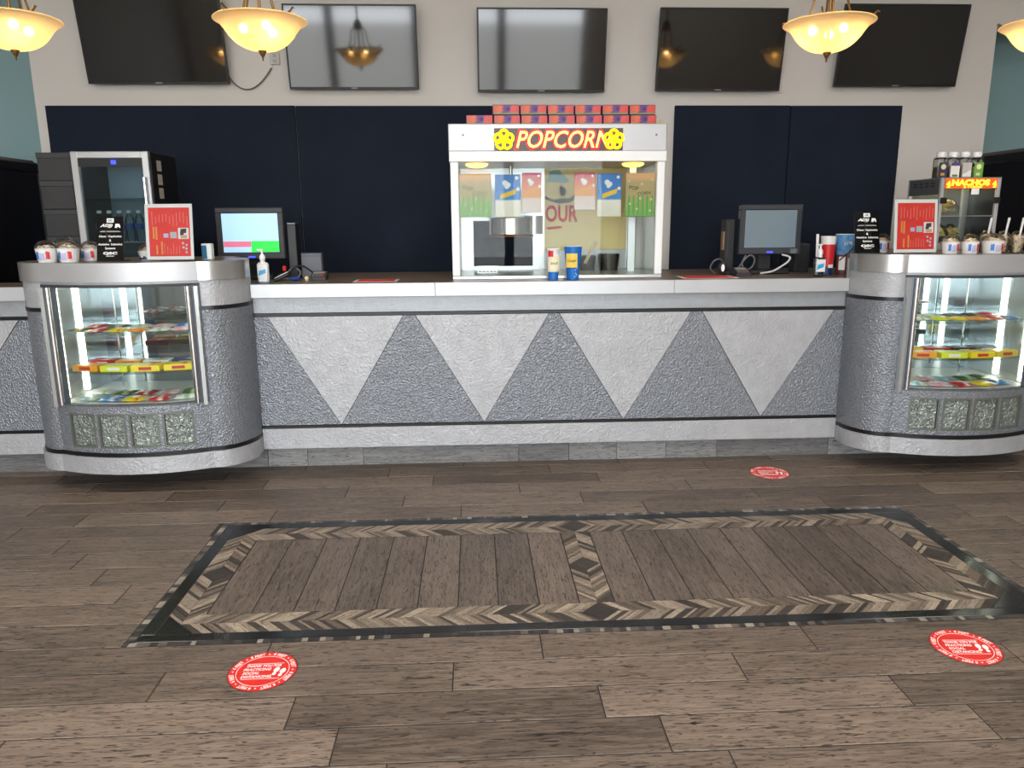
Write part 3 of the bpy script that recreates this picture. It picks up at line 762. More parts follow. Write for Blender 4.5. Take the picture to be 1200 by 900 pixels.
M_kern = emission('yellow_neon', (255, 236, 16), 1.2)
for kx in (.187, .845):
    mb = MB()
    for k in range(5):
        a = PI/2+2*PI*k/5; c = (kx+.033*math.cos(a), 1.970+.031*math.sin(a))
        ring = [(c[0]+.024*math.cos(q*PI/8), Y0-.012, c[1]+.024*math.sin(q*PI/8)) for q in range(17)]
        mb.tube(ring, .009, 6)
    mb.build('kernel_neon', M_kern, sg, True)
# glazing
MB().box(X0+.048, X1-.048, Y0+.012, Y0+.016, Z0+.022, 1.845).build('front_pane', M_glass, pm)
for x in (X0+.012, X1-.016): MB().box(x, x+.004, Y0+.048, Y1-.048, Z0+.022, 1.845).build('side_pane', M_glass, pm)
# back: steel frame round an open hatch at left, lamp-tinted panel at right
mb = MB().box(X0+.048, -.005, Y1-.025, Y1-.01, Z0+.022, 1.845).box(.405, .485, Y1-.025, Y1-.01, Z0+.022, 1.845).box(1.055, X1-.048, Y1-.025, Y1-.01, Z0+.022, 1.845)
mb.box(-.005, .405, Y1-.025, Y1-.01, Z0+.022, Z0+.045).box(-.005, .405, Y1-.025, Y1-.01, 1.50, 1.845)
mb.build('back_frame', M_steel, pm)
MB().box(.485, 1.055, Y1-.02, Y1-.014, 1.30, 1.845).build('lamp_tinted_back_panel', mat('lamp_tinted_panel', (244, 224, 160), .6), pm)  # warm lamp light on the beige behind, put into the panel's colour
MB().box(.485, 1.055, Y1-.02, Y1-.014, Z0+.022, 1.297).build('lower_back_panel', M_steel2, pm)
MB().box(1.005, 1.05, 5.0, 5.03, Z0+.022, 1.845).build('inner_post', M_steel, pm)
# faded print on the lamp-tinted panel: scoop of popcorn and red letters
art = MB()
for (cx1, cz1, ra, rb) in ((.560, 1.690, .075, .05), (.640, 1.705, .055, .06)):
    art.prism([(cx1+ra*math.cos(q*PI/8), cz1+rb*math.sin(q*PI/8)) for q in range(16)], 'y', Y1-.024, Y1-.0205)
art.build('popcorn_print', mat('pale_yellow_print', (250, 232, 170), .6), pm)
art = MB().prism([(.49, 1.668), (.60, 1.648), (.66, 1.655), (.700, 1.70), (.712, 1.76), (.730, 1.72), (.722, 1.655), (.66, 1.618), (.58, 1.612), (.49, 1.640)], 'y', Y1-.0235, Y1-.0205)
art.build('bowl_print', mat('grey_print', (110, 104, 106), .6), pm)
art = MB().prism([(.52, 1.825), (.58, 1.835), (.655, 1.765), (.630, 1.745), (.575, 1.752), (.50, 1.755)], 'y', Y1-.0245, Y1-.0205)
art.build('teal_print', mat('teal_print', (150, 190, 192), .6), pm)
art = MB(); add_text(art, 'OUR', (.605, Y1-.0215, 1.545), width=.225, height=.115, off=.03, thick=.003)
art.prism([(.49, 1.452), (.60, 1.462), (.61, 1.448), (.52, 1.436)], 'y', Y1-.0235, Y1-.0205)
art.build('red_lettering', mat('red_print', (206, 44, 42), .6), pm)
# kettle, its arm, heat lamps, scoop tubs
kt = MB().lathe([(.02, 1.405), (.135, 1.405), (.145, 1.415), (.145, 1.515), (.150, 1.520), (.02, 1.522)], 28, .245, 5.08).build('kettle', mat('kettle_steel', (190, 188, 184), .22, 1), pm, True)
MB().lathe([(.148, 1.398), (.150, 1.406), (.02, 1.406), (.02, 1.398)], 28, .245, 5.08).build('copper_rim', mat('copper', (150, 96, 60), .35, .9), kt, True)
MB().tube([(.245, 5.08, 1.52), (.245, 5.08, 1.845)], .012, 10).build('hanger', M_steel, kt, True)
MB().lathe([(.06, 1.412), (.062, 1.53)], 20, .395, 5.10).build('motor_can', M_steel, pm, True)
for x in (.025, 1.005):
    MB().lathe([(1e-4, 1.822), (.035, 1.824), (.058, 1.830), (.068, 1.838), (.068, 1.845)], 20, x, 4.90).build('heat_lamp', emission('heat_lamp', (255, 200, 80), 5), pm, True)
for (x, y_, r_, h) in ((.76, 5.15, .06, .10), (.90, 5.12, .075, .11)):
    MB().lathe([(r_*.85, Z0+.023), (r_, Z0+.023+h), (r_-.004, Z0+.023+h), (r_*.85-.004, Z0+.03)], 20, x, y_).build('scoop_tub', glass('cloudy_plastic', (205, 205, 200), 1.3, .1), pm, True)
MB().tube([(.74, 5.1, 1.22), (.77, 5.05, 1.30), (.80, 5.03, 1.36)], .012, 8).build('scoop_handle', mat('cream_plastic', (226, 208, 160), .5), pm, True)
mb = MB()
for i in range(6): mb.box(.02+i*.025, .024+i*.025, 4.98, 4.984, 1.168, 1.215)
for j in range(4): mb.box(.02, .149, 4.98, 4.984, 1.168+j*.014, 1.171+j*.014)
mb.build('wire_rack', M_steel, pm)
outlet(.300, 1.345, 'white outlet plate on the navy panel seen through the popcorn machine hatch')

# paper bags taped inside the front pane
def bag(x0, x1, z0, z1, kind, label):
    yb = Y0+.020; xm = (x0+x1)/2
    t = thing('popcorn_bag', label, 'paper bag', (xm, yb+.006, z0), 'popcorn bags taped in the machine window')
    body = {'kraft': ramp_print('kraft_bag', [(0, (120, 172, 84)), (.30, (150, 170, 92)), (.45, (176, 160, 104)), (.8, (186, 158, 108)), (.9, (226, 168, 112)), (1, (226, 168, 112))], 'Z'),
            'blue': ramp_print('blue_bag', [(0, (228, 220, 200)), (.38, (232, 226, 212)), (.42, (52, 132, 204)), (1, (36, 104, 184))], 'Z', noise=.05, nscale=12),
            'red': ramp_print('red_bag', [(0, (216, 200, 194)), (.34, (218, 196, 186)), (.40, (226, 150, 84)), (.65, (222, 128, 86)), (1, (196, 66, 104))], 'Z', noise=.05, nscale=12)}[kind]
    MB().box(x0, x1, yb, yb+.012, z0, z1, .003).build('bag_body', body, t)
    w_, h = x1-x0, z1-z0
    if kind == 'kraft':
        for i in range(6):
            xs = x0+w_*(.10+.155*i); MB().box(xs, xs+w_*.055, yb-.0008, yb+.001, z0+.006, z0+h*.48).build('green_stripe', mat('green_print', (92, 170, 76), .7), t)
        mb = MB(); add_text(mb, 'POP', (xm-w_*.22, yb-.0006, z0+h*.66), width=w_*.32, spin=-.15, off=.01); add_text(mb, 'CORN', (xm+w_*.13, yb-.0006, z0+h*.54), width=w_*.44, spin=.1, off=.01)
        mb.build('wording', mat('olive_print', (92, 84, 44), .7), t)
        mb = MB()
        for (u, v) in ((.12, .82), (.55, .75), (.9, .85), (.15, .30), (.5, .42), (.88, .40), (.4, .18), (.85, .14)): mb.ball((x0+w_*u, yb, z0+h*v), .008, .0015, .008, 8)
        mb.build('kernel_print', mat('kernel_print', (214, 200, 164), .7), t)
    else:
        mb = MB()
        for (u, v, s) in ((.40, .80, .017), (.52, .76, .015), (.46, .72, .014), (.85, .92, .010), (.90, .66, .011)): mb.ball((x0+w_*u, yb, z0+h*v), s*(w_/.15), .0015, s*(w_/.15), 8)
        mb.build('kernel_print', M_paper, t)
        MB().prism([(x0+w_*.18, z0+h*.42), (x0+w_*.80, z0+h*.55), (x0+w_*.84, z0+h*.66), (x0+w_*.22, z0+h*.54)], 'y', yb-.0008, yb+.001).build('yellow_banner', mat('yellow_print' if kind == 'blue' else 'orange_print', (240, 196, 70) if kind == 'blue' else (226, 160, 70), .7), t)
ZB = -.0
bag(-.085, .110, 1.522, 1.778, 'kraft', 'green striped kraft popcorn bag at the left end of the machine window')
bag(.132, .287, 1.520, 1.772, 'blue', 'blue popcorn bag beside the left striped kraft bag in the machine window')
bag(.295, .415, 1.545, 1.782, 'red', 'red and orange popcorn bag left of the centre of the machine window')
bag(.616, .745, 1.560, 1.780, 'red', 'red and orange popcorn bag right of the centre of the machine window')
bag(.757, .905, 1.518, 1.775, 'blue', 'blue popcorn bag beside the right striped kraft bag in the machine window')
bag(.930, 1.112, 1.518, 1.778, 'kraft', 'green striped kraft popcorn bag at the right end of the machine window')

# cartons of candy along the machine's top
M_cart = ramp_print('purple_orange_carton', [(0, (196, 84, 60)), (.30, (222, 104, 60)), (.42, (96, 52, 120)), (.62, (104, 60, 132)), (.74, (216, 76, 60)), (1, (206, 70, 66))], 'X', noise=.25, nscale=5)
M_cart2 = mat('purple_card', (78, 48, 104), .5)
def carton(x, z, label, dy=0):
    t = thing('candy_carton', label, 'candy box', (x, 4.84+dy, z), 'candy cartons stacked on the popcorn machine')
    MB().box(x-.080, x+.080, 4.80+dy, 4.89+dy, z, z+.0585, .002).build('carton_body', M_cart2, t)
    MB().box(x-.077, x+.077, 4.798+dy, 4.801+dy, z+.012, z+.055).build('printed_face', M_cart, t)
    MB().box(x-.077, x+.077, 4.7975+dy, 4.801+dy, z+.003, z+.012).build('green_band', mat('carton_green', (120, 140, 84), .5), t)
    MB().lathe([(.013, 0), (.013, .002)], 12, 0, 0, Matrix.Translation((x+.012, 4.799+dy, z+.034)) @ Matrix.Rotation(PI/2, 4, 'X')).build('emblem', mat('carton_violet', (66, 44, 110), .5), t)
ORD = ['first', 'second', 'third', 'fourth', 'fifth', 'sixth', 'seventh', 'eighth']
for i in range(7):
    carton(.045+.1660*i, 2.0635, 'purple and orange candy carton, bottom row on the popcorn machine, %s from left' % ORD[i], .004*((i*37) % 5)/5)
for i in range(6):
    carton(.205+.1660*i, 2.1225, 'purple and orange candy carton, upper row on the popcorn machine, %s from left' % ORD[i], .012*((i*23) % 7)/7)
ky = thing('brass_cone', 'small yellow pointed thing at the right end of the cartons', 'ornament', (1.135+.02, 4.84, 2.0635))
MB().lathe([(.014, 2.0635), (.010, 2.075), (.003, 2.094), (1e-4, 2.097)], 12, 1.155, 4.84).build('cone', mat('yellow_plastic', (232, 200, 80), .4), ky, True)
MB().lathe([(.016, 2.0632), (.016, 2.0665)], 12, 1.155, 4.84).build('foot', mat('yellow_plastic', (232, 200, 80), .4), ky, True)

# ------------------------------------------------------------------ cups on the worktop
def paper_cup(x, y_, z, r0, r1, h, mats, label, name='paper_cup', lid=None, straw=False):
    """mats: list of (fraction from, fraction to, material)"""
    t = thing(name, label, 'cup', (x, y_, z))
    for a, b, m_ in mats:
        ra, rb = r0+(r1-r0)*a, r0+(r1-r0)*b
        MB().lathe([(ra, z+h*a), (rb, z+h*b)], 24, x, y_).build('cup_wall' if (a, b) == (0, 1) else 'colour_band', m_, t, True)
    MB().lathe([(r1, z+h-.002), (r1+.003, z+h), (r1, z+h+.003), (r1-.004, z+h)], 24, x, y_).build('rim', M_white, t, True)
    return t
M_pblue = mat('cup_blue', (30, 110, 196), .4); M_pred = mat('cup_red', (206, 38, 40), .4); M_pnavy = mat('cup_navy', (30, 48, 96), .4); M_cupw = mat('cup_white', (236, 236, 234), .45)
zc = CT+.0012
c = paper_cup(.477, 4.625, zc, .030, .041, .186, [(0, .26, M_pblue), (.26, .80, M_cupw), (.80, 1, M_cupw)], 'small white and blue paper cup with a note, before the popcorn machine')
MB().strip([(.477+.0405*math.sin(a), 4.625-.0405*math.cos(a)) for a in [-1+.28*i for i in range(8)]], zc+.055, zc+.145, -.001).build('note', mat('cream_note', (236, 230, 196), .7), c, True)
MB().strip([(.477+.0425*math.sin(a), 4.625-.0425*math.cos(a)) for a in [-.9+.2*i for i in range(5)]], zc+.140, zc+.176, -.001).build('red_patch', M_pred, c, True)
mb = MB(); add_text(mb, 'Small', (.477, 4.5825, zc+.102), width=.045, shear=.3, thick=.0006); mb.build('handwriting', M_ink, c)
c = paper_cup(.597, 4.630, zc, .036, .055, .200, [(0, 1, M_pblue)], 'large blue paper cup with a yellow note, before the popcorn machine')
MB().strip([(.597+.0525*math.sin(a), 4.630-.0525*math.cos(a)) for a in [-1.0+.2*i for i in range(8)]], zc+.075, zc+.158, -.001).build('yellow_note', mat('yellow_note', (240, 206, 90), .7), c, True)
mb = MB(); add_text(mb, 'Large', (.583, 4.5755, zc+.115), width=.05, shear=.3, thick=.0006); mb.build('handwriting', M_ink, c)
mb = MB()
for (a, dz) in ((.15, .02), (.3, .04), (.45, .03), (.25, .06), (.5, .07)): mb.ball((.597+.042*math.sin(a), 4.63-.042*math.cos(a), zc+dz), .005, .003, .005, 6)
mb.build('bubble_print', mat('pale_blue_print', (150, 200, 236), .5), c)
c = paper_cup(2.252, 4.80, zc, .033, .048, .240, [(0, .22, M_pnavy), (.22, .80, M_pred), (.80, 1, M_cupw)], 'red, white and blue paper cup beside the right hand sanitizer')
MB().strip([(2.252+.036*math.sin(a), 4.80-.036*math.cos(a)) for a in [-.2+.2*i for i in range(8)]], zc+.045, zc+.066, -.002).build('white_swoosh', M_cupw, c, True)
c = paper_cup(2.372, 4.82, zc, .041, .061, .252, [(0, .5, mat('cup_brownred', (120, 60, 56), .4, var=(40, .6))), (.5, 1, mat('cup_skyblue', (92, 150, 204), .4, var=(30, .4)))], 'tall blue printed paper cup against the right glass case')
MB().tube([(2.372+.052*math.sin(a), 4.82-.054*math.cos(a), zc+.09+.10*i/7) for i, a in enumerate([-1+.28*i for i in range(8)])], .004, 6).build('black_swirl', M_ink, c, True)
MB().strip([(2.372+.049*math.sin(a), 4.82-.049*math.cos(a)) for a in [-1.1+.2*i for i in range(5)]], zc+.03, zc+.115, -.001).build('white_patch', M_cupw, c, True)
mb = MB(); add_text(mb, "IT'S", (2.362, 4.756, zc+.198), width=.05, height=.018, spin=.12, off=.03, thick=.001); mb.build('wording', mat('cup_pinkwhite', (248, 226, 214), .5), c)
# hand sanitizers
def sanitizer(x, y_, mbody, mlabel, label, rnd):
    t = thing('hand_sanitizer', label, 'pump bottle', (x, y_, zc))
    w_ = .033
    MB().box(x-w_, x+w_, y_-.020, y_+.020, zc, zc+.120, .010).build('bottle', mbody, t, True)
    MB().box(x-w_*.85, x+w_*.85, y_-.0215, y_-.0195, zc+.030, zc+.105).build('front_label', M_paper, t)
    MB().prism([(x-w_*.75, zc+.042), (x+w_*.55, zc+.058), (x+w_*.6, zc+.082), (x-w_*.6, zc+.072)], 'y', y_-.0222, y_-.021).build('blue_mark', mlabel, t)
    MB().lathe([(.016, zc+.118), (.013, zc+.130), (.017, zc+.140), (.017, zc+.155), (.010, zc+.168), (.006, zc+.170), (.006, zc+.196), (1e-4, zc+.197)], 16, x, y_).build('pump', M_white, t, True)
    MB().box(x-.030, x+.010, y_-.008, y_+.008, zc+.188, zc+.199, .003).build('nozzle', M_white, t)
    return t
s1 = sanitizer(-1.262, 4.64, mat('milky_bottle', (226, 230, 234), .3), mat('label_blue', (70, 170, 220), .5), 'white hand sanitizer pump bottle beside the left glass case', 0)
s2 = sanitizer(2.140, 4.66, glass('bottle_plastic', (225, 238, 242), 1.4, .06), mat('label_cyan', (40, 170, 222), .5), 'clear hand sanitizer pump bottle near the right glass case', 0)
o = MB().tube([(2.150, 4.715, zc+.0015), (2.146, 4.715, zc+.12), (2.140, 4.715, zc+.258)], .009, 8).build('wrapped_straw', M_paper, None, True, (2.150, 4.715, zc)); tag(o, 'white paper-wrapped straw standing behind the clear hand sanitizer', 'straw')
# red flyers lying flat
for (xa, xb, ya, yb, lb) in ((-.735, -.47, 4.62, 4.82, 'red flyer lying flat on the worktop left of the popcorn machine'), (1.28, 1.62, 4.60, 4.82, 'red flyer lying flat on the worktop right of the popcorn machine')):
    t = thing('flyer', lb, 'flyer', ((xa+xb)/2, (ya+yb)/2, CT+.0006))
    MB().box(xa, xb, ya, yb, CT+.0006, CT+.0016).build('sheet', M_paper, t)
    MB().box(xa+.02, xb-.02, ya+.015, yb-.015, CT+.0016, CT+.0022).build('red_print', M_red, t)

# ================================================================== point-of-sale screens
def monitor(x, y_, w_, zb, zt, label, lit):
    t = thing('monitor', label, 'monitor', (x, y_, CT+.0005), 'register screens on the worktop')
    mb = MB(); f = .036
    mb.box(x-w_/2, x+w_/2, y_, y_+.045, zb, zb+f+.008, .006).box(x-w_/2, x+w_/2, y_, y_+.045, zt-f, zt, .006).box(x-w_/2, x-w_/2+f, y_, y_+.045, zb+f, zt-f+.006, .006).box(x+w_/2-f, x+w_/2, y_, y_+.045, zb+f, zt-f+.006, .006)
    mb.build('bezel', M_darkpl if lit else mat('glossy_bezel', (58, 62, 68), .15, coat=.4), t)
    a, b, c0, d = x-w_/2+f, x+w_/2-f, zb+f+.008, zt-f
    if lit:
        sc = MB().box(a, b, y_+.010, y_+.04, c0, d).build('screen', emission('blue_screen', (170, 212, 244), .6), t)
        MB().box(a+.002, a+(b-a)*.5, y_+.008, y_+.011, c0+(d-c0)*.14, c0+(d-c0)*.28).build('pink_button', emission('pink_screen', (216, 110, 140), .6), sc)
        MB().box(a+(b-a)*.5, b-.001, y_+.008, y_+.011, c0+.001, c0+(d-c0)*.29).build('green_button', emission('green_screen', (40, 214, 70), .6), sc)
    else:
        MB().box(a, b, y_+.006, y_+.04, c0, d).build('screen', mat('reflection_tinted_screen', (118, 136, 148), .08, spec=.8), t)  # pale tone is the screen's bright reflection, put into its base colour
    MB().box(x-w_/2+.05, x+w_/2-.05, y_+.045, y_+.085, zb+.05, zt-.04, .01).build('back_housing', M_blackpl, t)
    MB().box(x-.05, x+.05, y_+.085, y_+.14, CT+.02, zb+.17, .01).build('stand', M_blackpl, t)
    MB().box(x-.13, x+.13, y_-.02, y_+.16, CT+.0005, CT+.030, .006).build('foot', M_blackpl, t)
    MB().box(x-.02, x+.022, y_-.0015, y_+.001, zb+.010, zb+.020).build('status_light', emission('blue_led', (50, 70, 255), 2), t)
    return t
m1 = monitor(-1.405, 4.93, .42, 1.272, 1.592, 'register monitor with lit blue screen and green button by left case', True)
m2 = monitor(1.925, 4.93, .41, 1.272, 1.590, 'register monitor with blank reflective screen right of the popcorn machine', False)
def slab(name, label, cat, box, m_, parts=(), c=.004, rot=None):
    x0, x1, y0, y1, z0, z1 = box
    t = thing(name, label, cat, ((x0+x1)/2, (y0+y1)/2, z0))
    MB().box(x0, x1, y0, y1, z0, z1, c).build('body', m_, t)
    for nm, bx, mm in parts: MB().box(*bx).build(nm, mm, t)
    return t
slab('card_reader', 'tall black card reader standing beside the lit register monitor', 'card reader', (-1.180, -1.125, 4.95, 5.05, zc, 1.488), M_blackpl, [('swipe_slot', (-1.150, -1.146, 4.949, 4.96, 1.30, 1.47), M_darkpl), ('cap', (-1.178, -1.127, 4.952, 5.048, 1.488, 1.496), M_slate)])
slab('card_reader', 'tall black card reader standing beside the blank register monitor', 'card reader', (1.640, 1.705, 4.98, 5.07, zc, 1.500), M_blackpl, [('brown_sticker', (1.632, 1.640, 4.985, 5.03, 1.30, 1.42), mat('tan_sticker', (150, 120, 92), .6)), ('swipe_slot', (1.66, 1.665, 4.979, 4.99, 1.25, 1.48), M_darkpl)])
slab('cash_box', 'small grey upright box behind the left card terminal', 'box', (-1.115, -.985, 5.00, 5.06, zc, 1.305), mat('grey_plastic', (98, 102, 110), .5), [('lid_seam', (-1.113, -.987, 4.999, 5.001, 1.285, 1.288), M_darkpl)])
slab('speaker_box', 'small black box between the blank register monitor and the sanitizer', 'box', (2.150, 2.245, 5.05, 5.15, zc, 1.335), M_darkpl, [('front_grille', (2.158, 2.237, 5.047, 5.05, zc+.01, 1.325), M_blackpl)])
def pinpad(x, y_, label, stripe=None):
    t = thing('card_terminal', label, 'card terminal', (x, y_, zc))
    MB().prism([(y_-.045, zc), (y_+.055, zc), (y_+.055, zc+.050), (y_-.045, zc+.018)], 'x', x-.048, x+.048).build('body', M_darkpl, t)
    n = Matrix.Translation((x, y_, zc+.034)) @ Matrix.Rotation(math.radians(17.7), 4, 'X')
    MB().box(-.036, .036, .012, .040, 0, .0025, 0, n).build('display', mat('lcd', (150, 150, 140), .3), t)
    mb = MB()
    for i in range(4):
        for j in range(3): mb.box(-.036+i*.019, -.022+i*.019, -.040+j*.015, -.030+j*.015, -.001, .004, 0, n)
    mb.build('keypad', mat('grey_keys', (110, 104, 104), .5), t)
    MB().box(.020, .034, -.040, -.030, .0005, .0055, 0, n).build('red_key', M_red, t)
pinpad(-.975, 4.84, 'small dark card terminal on the worktop by the grey upright box')
pinpad(1.700, 4.80, 'small dark card terminal on the worktop before the blank register monitor')
# cables
def cable(pts, rad, m_, label):
    P = []
    pts = [Vector(q) for q in pts]
    for i in range(len(pts)-1):
        p0, p1, p2, p3 = pts[max(i-1, 0)], pts[i], pts[i+1], pts[min(i+2, len(pts)-1)]
        for k in range(5):
            u = k/5; P.append(.5*((2*p1)+(p2-p0)*u+(2*p0-5*p1+4*p2-p3)*u*u+(3*p1-p0-3*p2+p3)*u**3))
    P.append(pts[-1])
    tag(MB().tube(P, rad, 6).build('cable', m_, None, True, tuple(pts[0])), label, 'cable')
M_gcab = mat('grey_cable', (96, 98, 104), .5)
cable([(-1.22, 4.90, zc+.005), (-1.17, 4.87, zc+.03), (-1.13, 4.86, zc+.075), (-1.08, 4.86, zc+.085), (-1.03, 4.88, zc+.05), (-1.01, 4.90, zc+.02), (-1.00, 4.91, zc+.02)], .006, M_blackpl, 'black cable arching from left register to the card terminal')
cable([(-1.23, 4.80, zc+.006), (-1.17, 4.80, zc+.012), (-1.12, 4.84, zc+.006), (-1.10, 4.90, zc+.04), (-1.14, 4.92, zc+.07), (-1.18, 4.92, zc+.05)], .007, M_gcab, 'grey cable coiled on the worktop beside the lit register monitor')
cable([(1.69, 4.88, zc+.02), (1.735, 4.87, zc+.09), (1.775, 4.87, zc+.125), (1.81, 4.88, zc+.10), (1.80, 4.89, zc+.05), (1.76, 4.90, zc+.03), (1.74, 4.91, zc+.07), (1.765, 4.92, zc+.122)], .006, M_gcab, 'grey cable looping below the blank register monitor')
cable([(1.86, 4.90, zc+.006), (1.93, 4.88, zc+.02), (1.99, 4.87, zc+.055), (2.03, 4.87, zc+.085), (2.04, 4.88, zc+.11), (2.00, 4.91, zc+.125)], .006, mat('white_cable', (206, 208, 204), .5), 'white cable rising at the right of the blank register monitor')
cable([(1.57, 4.93, zc+.006), (1.535, 4.92, zc+.04), (1.55, 4.91, zc+.085), (1.59, 4.91, zc+.10), (1.625, 4.93, zc+.07), (1.63, 4.95, zc+.03)], .005, M_gcab, 'thin grey cable looping round the black scanner')
t = thing('barcode_scanner', 'black hand scanner with a white ring left of the blank register monitor', 'scanner', (1.600, 4.90, zc))
MB().lathe([(.030, 0), (.036, .01), (.036, .03), (.02, .04)], 20, 0, 0, Matrix.Translation((1.600, 4.90, zc+.041)) @ Matrix.Rotation(PI/2, 4, 'X') @ Matrix.Diagonal((.7, 1.1, 1, 1))).build('head', M_blackpl, t, True)
MB().lathe([(.016, 0), (.016, .004)], 18, 0, 0, Matrix.Translation((1.598, 4.861, zc+.046)) @ Matrix.Rotation(PI/2, 4, 'X') @ Matrix.Diagonal((.7, 1.5, 1, 1))).build('white_ring', M_white, t, True)
MB().box(1.60, 1.68, 4.885, 4.915, zc+.0005, zc+.026, .006).build('handle', M_blackpl, t)
t = thing('telephone_handset', 'black and white handset leaning beside the left hand sanitizer', 'handset', (-1.17, 4.72, zc))
n = Matrix.Translation((-1.178, 4.74, zc+.026)) @ Matrix.Rotation(-.45, 4, 'Y')
MB().box(-.05, .05, -.018, .018, -.010, .010, .006, n).build('grip', M_blackpl, t)
MB().box(-.045, .045, -.016, .016, .010, .015, .002, n).build('white_face', M_white, t)
o = MB().ball((-1.105, 4.76, zc+.014), .035, .022, .014, 12).build('ink_pad', mat('blue_plastic', (36, 60, 140), .4), None, True, (-1.105, 4.76, zc)); tag(o, 'small blue rounded pad on the worktop near the left register', 'stamp pad')
t = thing('bottle_stopper', 'small cream stopper lying before the left card terminal', 'stopper', (-1.03, 4.74, zc)); MB().ball((-1.03, 4.74, zc+.016), .014, .014, .015, 10).build('top', mat('cream_plastic', (226, 208, 160), .5), t, True); MB().lathe([(.009, zc), (.006, zc+.006)], 10, -1.03, 4.74).build('neck', mat('cream_plastic', (226, 208, 160), .5), t, True)
o = MB().box(-1.213, -1.193, 4.90, 4.925, zc+.05, zc+.085, .005).build('red_tag', M_red, m1); o['label'] = 'red tag'
# ================================================================== things on the case tops
ZT = 1.2956
def tilted(name, label, cat, loc, lean, rotz=0, group=None):
    t = local(thing(name, label, cat, loc, group)); t.rotation_euler = (math.radians(-lean), 0, rotz); return t
def ada_sign(x, y_, label, rz):
    t = tilted('tabletop_sign', label, 'sign', (x, y_, ZT+.001), 12, rz, 'black listening-system signs')
    w_, h = .152, .247
    MB().box(-w_/2, w_/2, 0, .004, .002, h, .001).build('board', mat('gloss_black_board', (16, 16, 17), .12), t)
    n = Matrix.Rotation(math.radians(12), 4, 'X')
    MB().box(-w_/2, w_/2, -.012, .075, -.0006, .003, 0, n).build('foot', M_blackpl, t)
    mb = MB()
    add_text(mb, 'Closed Captioning', (0, -.0004, .136), width=.128, height=.015, off=.02); add_text(mb, '&', (0, -.0004, .115), height=.013, off=.02)
    add_text(mb, 'Assistive  Listening', (0, -.0004, .092), width=.136, height=.015, off=.02); add_text(mb, 'Systems', (0, -.0004, .070), width=.058, height=.015, off=.02)
    mb.build('wording', M_whiteink, t)
    mb = MB(); add_text(mb, 'QSC', (0, -.0004, .043), width=.080, height=.017, off=.05, spacing=1.05); mb.box(-.022, .022, -.0008, .001, .027, .030); mb.build('maker_logo', M_whiteink, t)
    ic = MB().box(-.020, .020, -.0008, .001, .213, .236, .0008).build('caption_icon', M_whiteink, t)
    mb = MB(); add_text(mb, 'OC', (0, -.0012, .2245), width=.026, height=.013, off=.03); mb.build('icon_letters', M_ink, ic)
    mb = MB(); add_text(mb, 'AD))', (-.022, -.0004, .195), width=.070, height=.022, off=.05, shear=.35); mb.build('audio_icon', M_whiteink, t)
    mb = MB().prism([(.026, .184), (.030, .206), (.050, .206), (.056, .198), (.058, .184), (.050, .184), (.050, .190), (.040, .190), (.040, .184)], 'y', -.0008, .001); mb.build('listening_icon', M_whiteink, t)
    mb = MB(); mb.box(-.058, .058, -.0008, .001, .161, .164).box(-.050, .05, -.0008, .001, .1665, .168); mb.build('fine_print', mat('grey_ink', (190, 190, 188), .6), t)
    MB().prism([(.02, .0), (.07, .0), (.02, .19)], 'x', -.02, -.017, n).build('easel', M_blackpl, t)
ada_sign(-2.005, 4.33, 'black sign on closed captioning standing on the left glass case', -.10)
ada_sign(2.315, 4.42, 'black sign on closed captioning standing on the right glass case', .04)
M_acr = glass('acrylic', (248, 250, 250), .35)
M_poster = mat('poster_red', (234, 54, 44), .45, var=(14, .06)); M_pl = mat('pale_pink_print', (238, 134, 122), .6); M_py = mat('poster_orange_print', (240, 150, 76), .6)
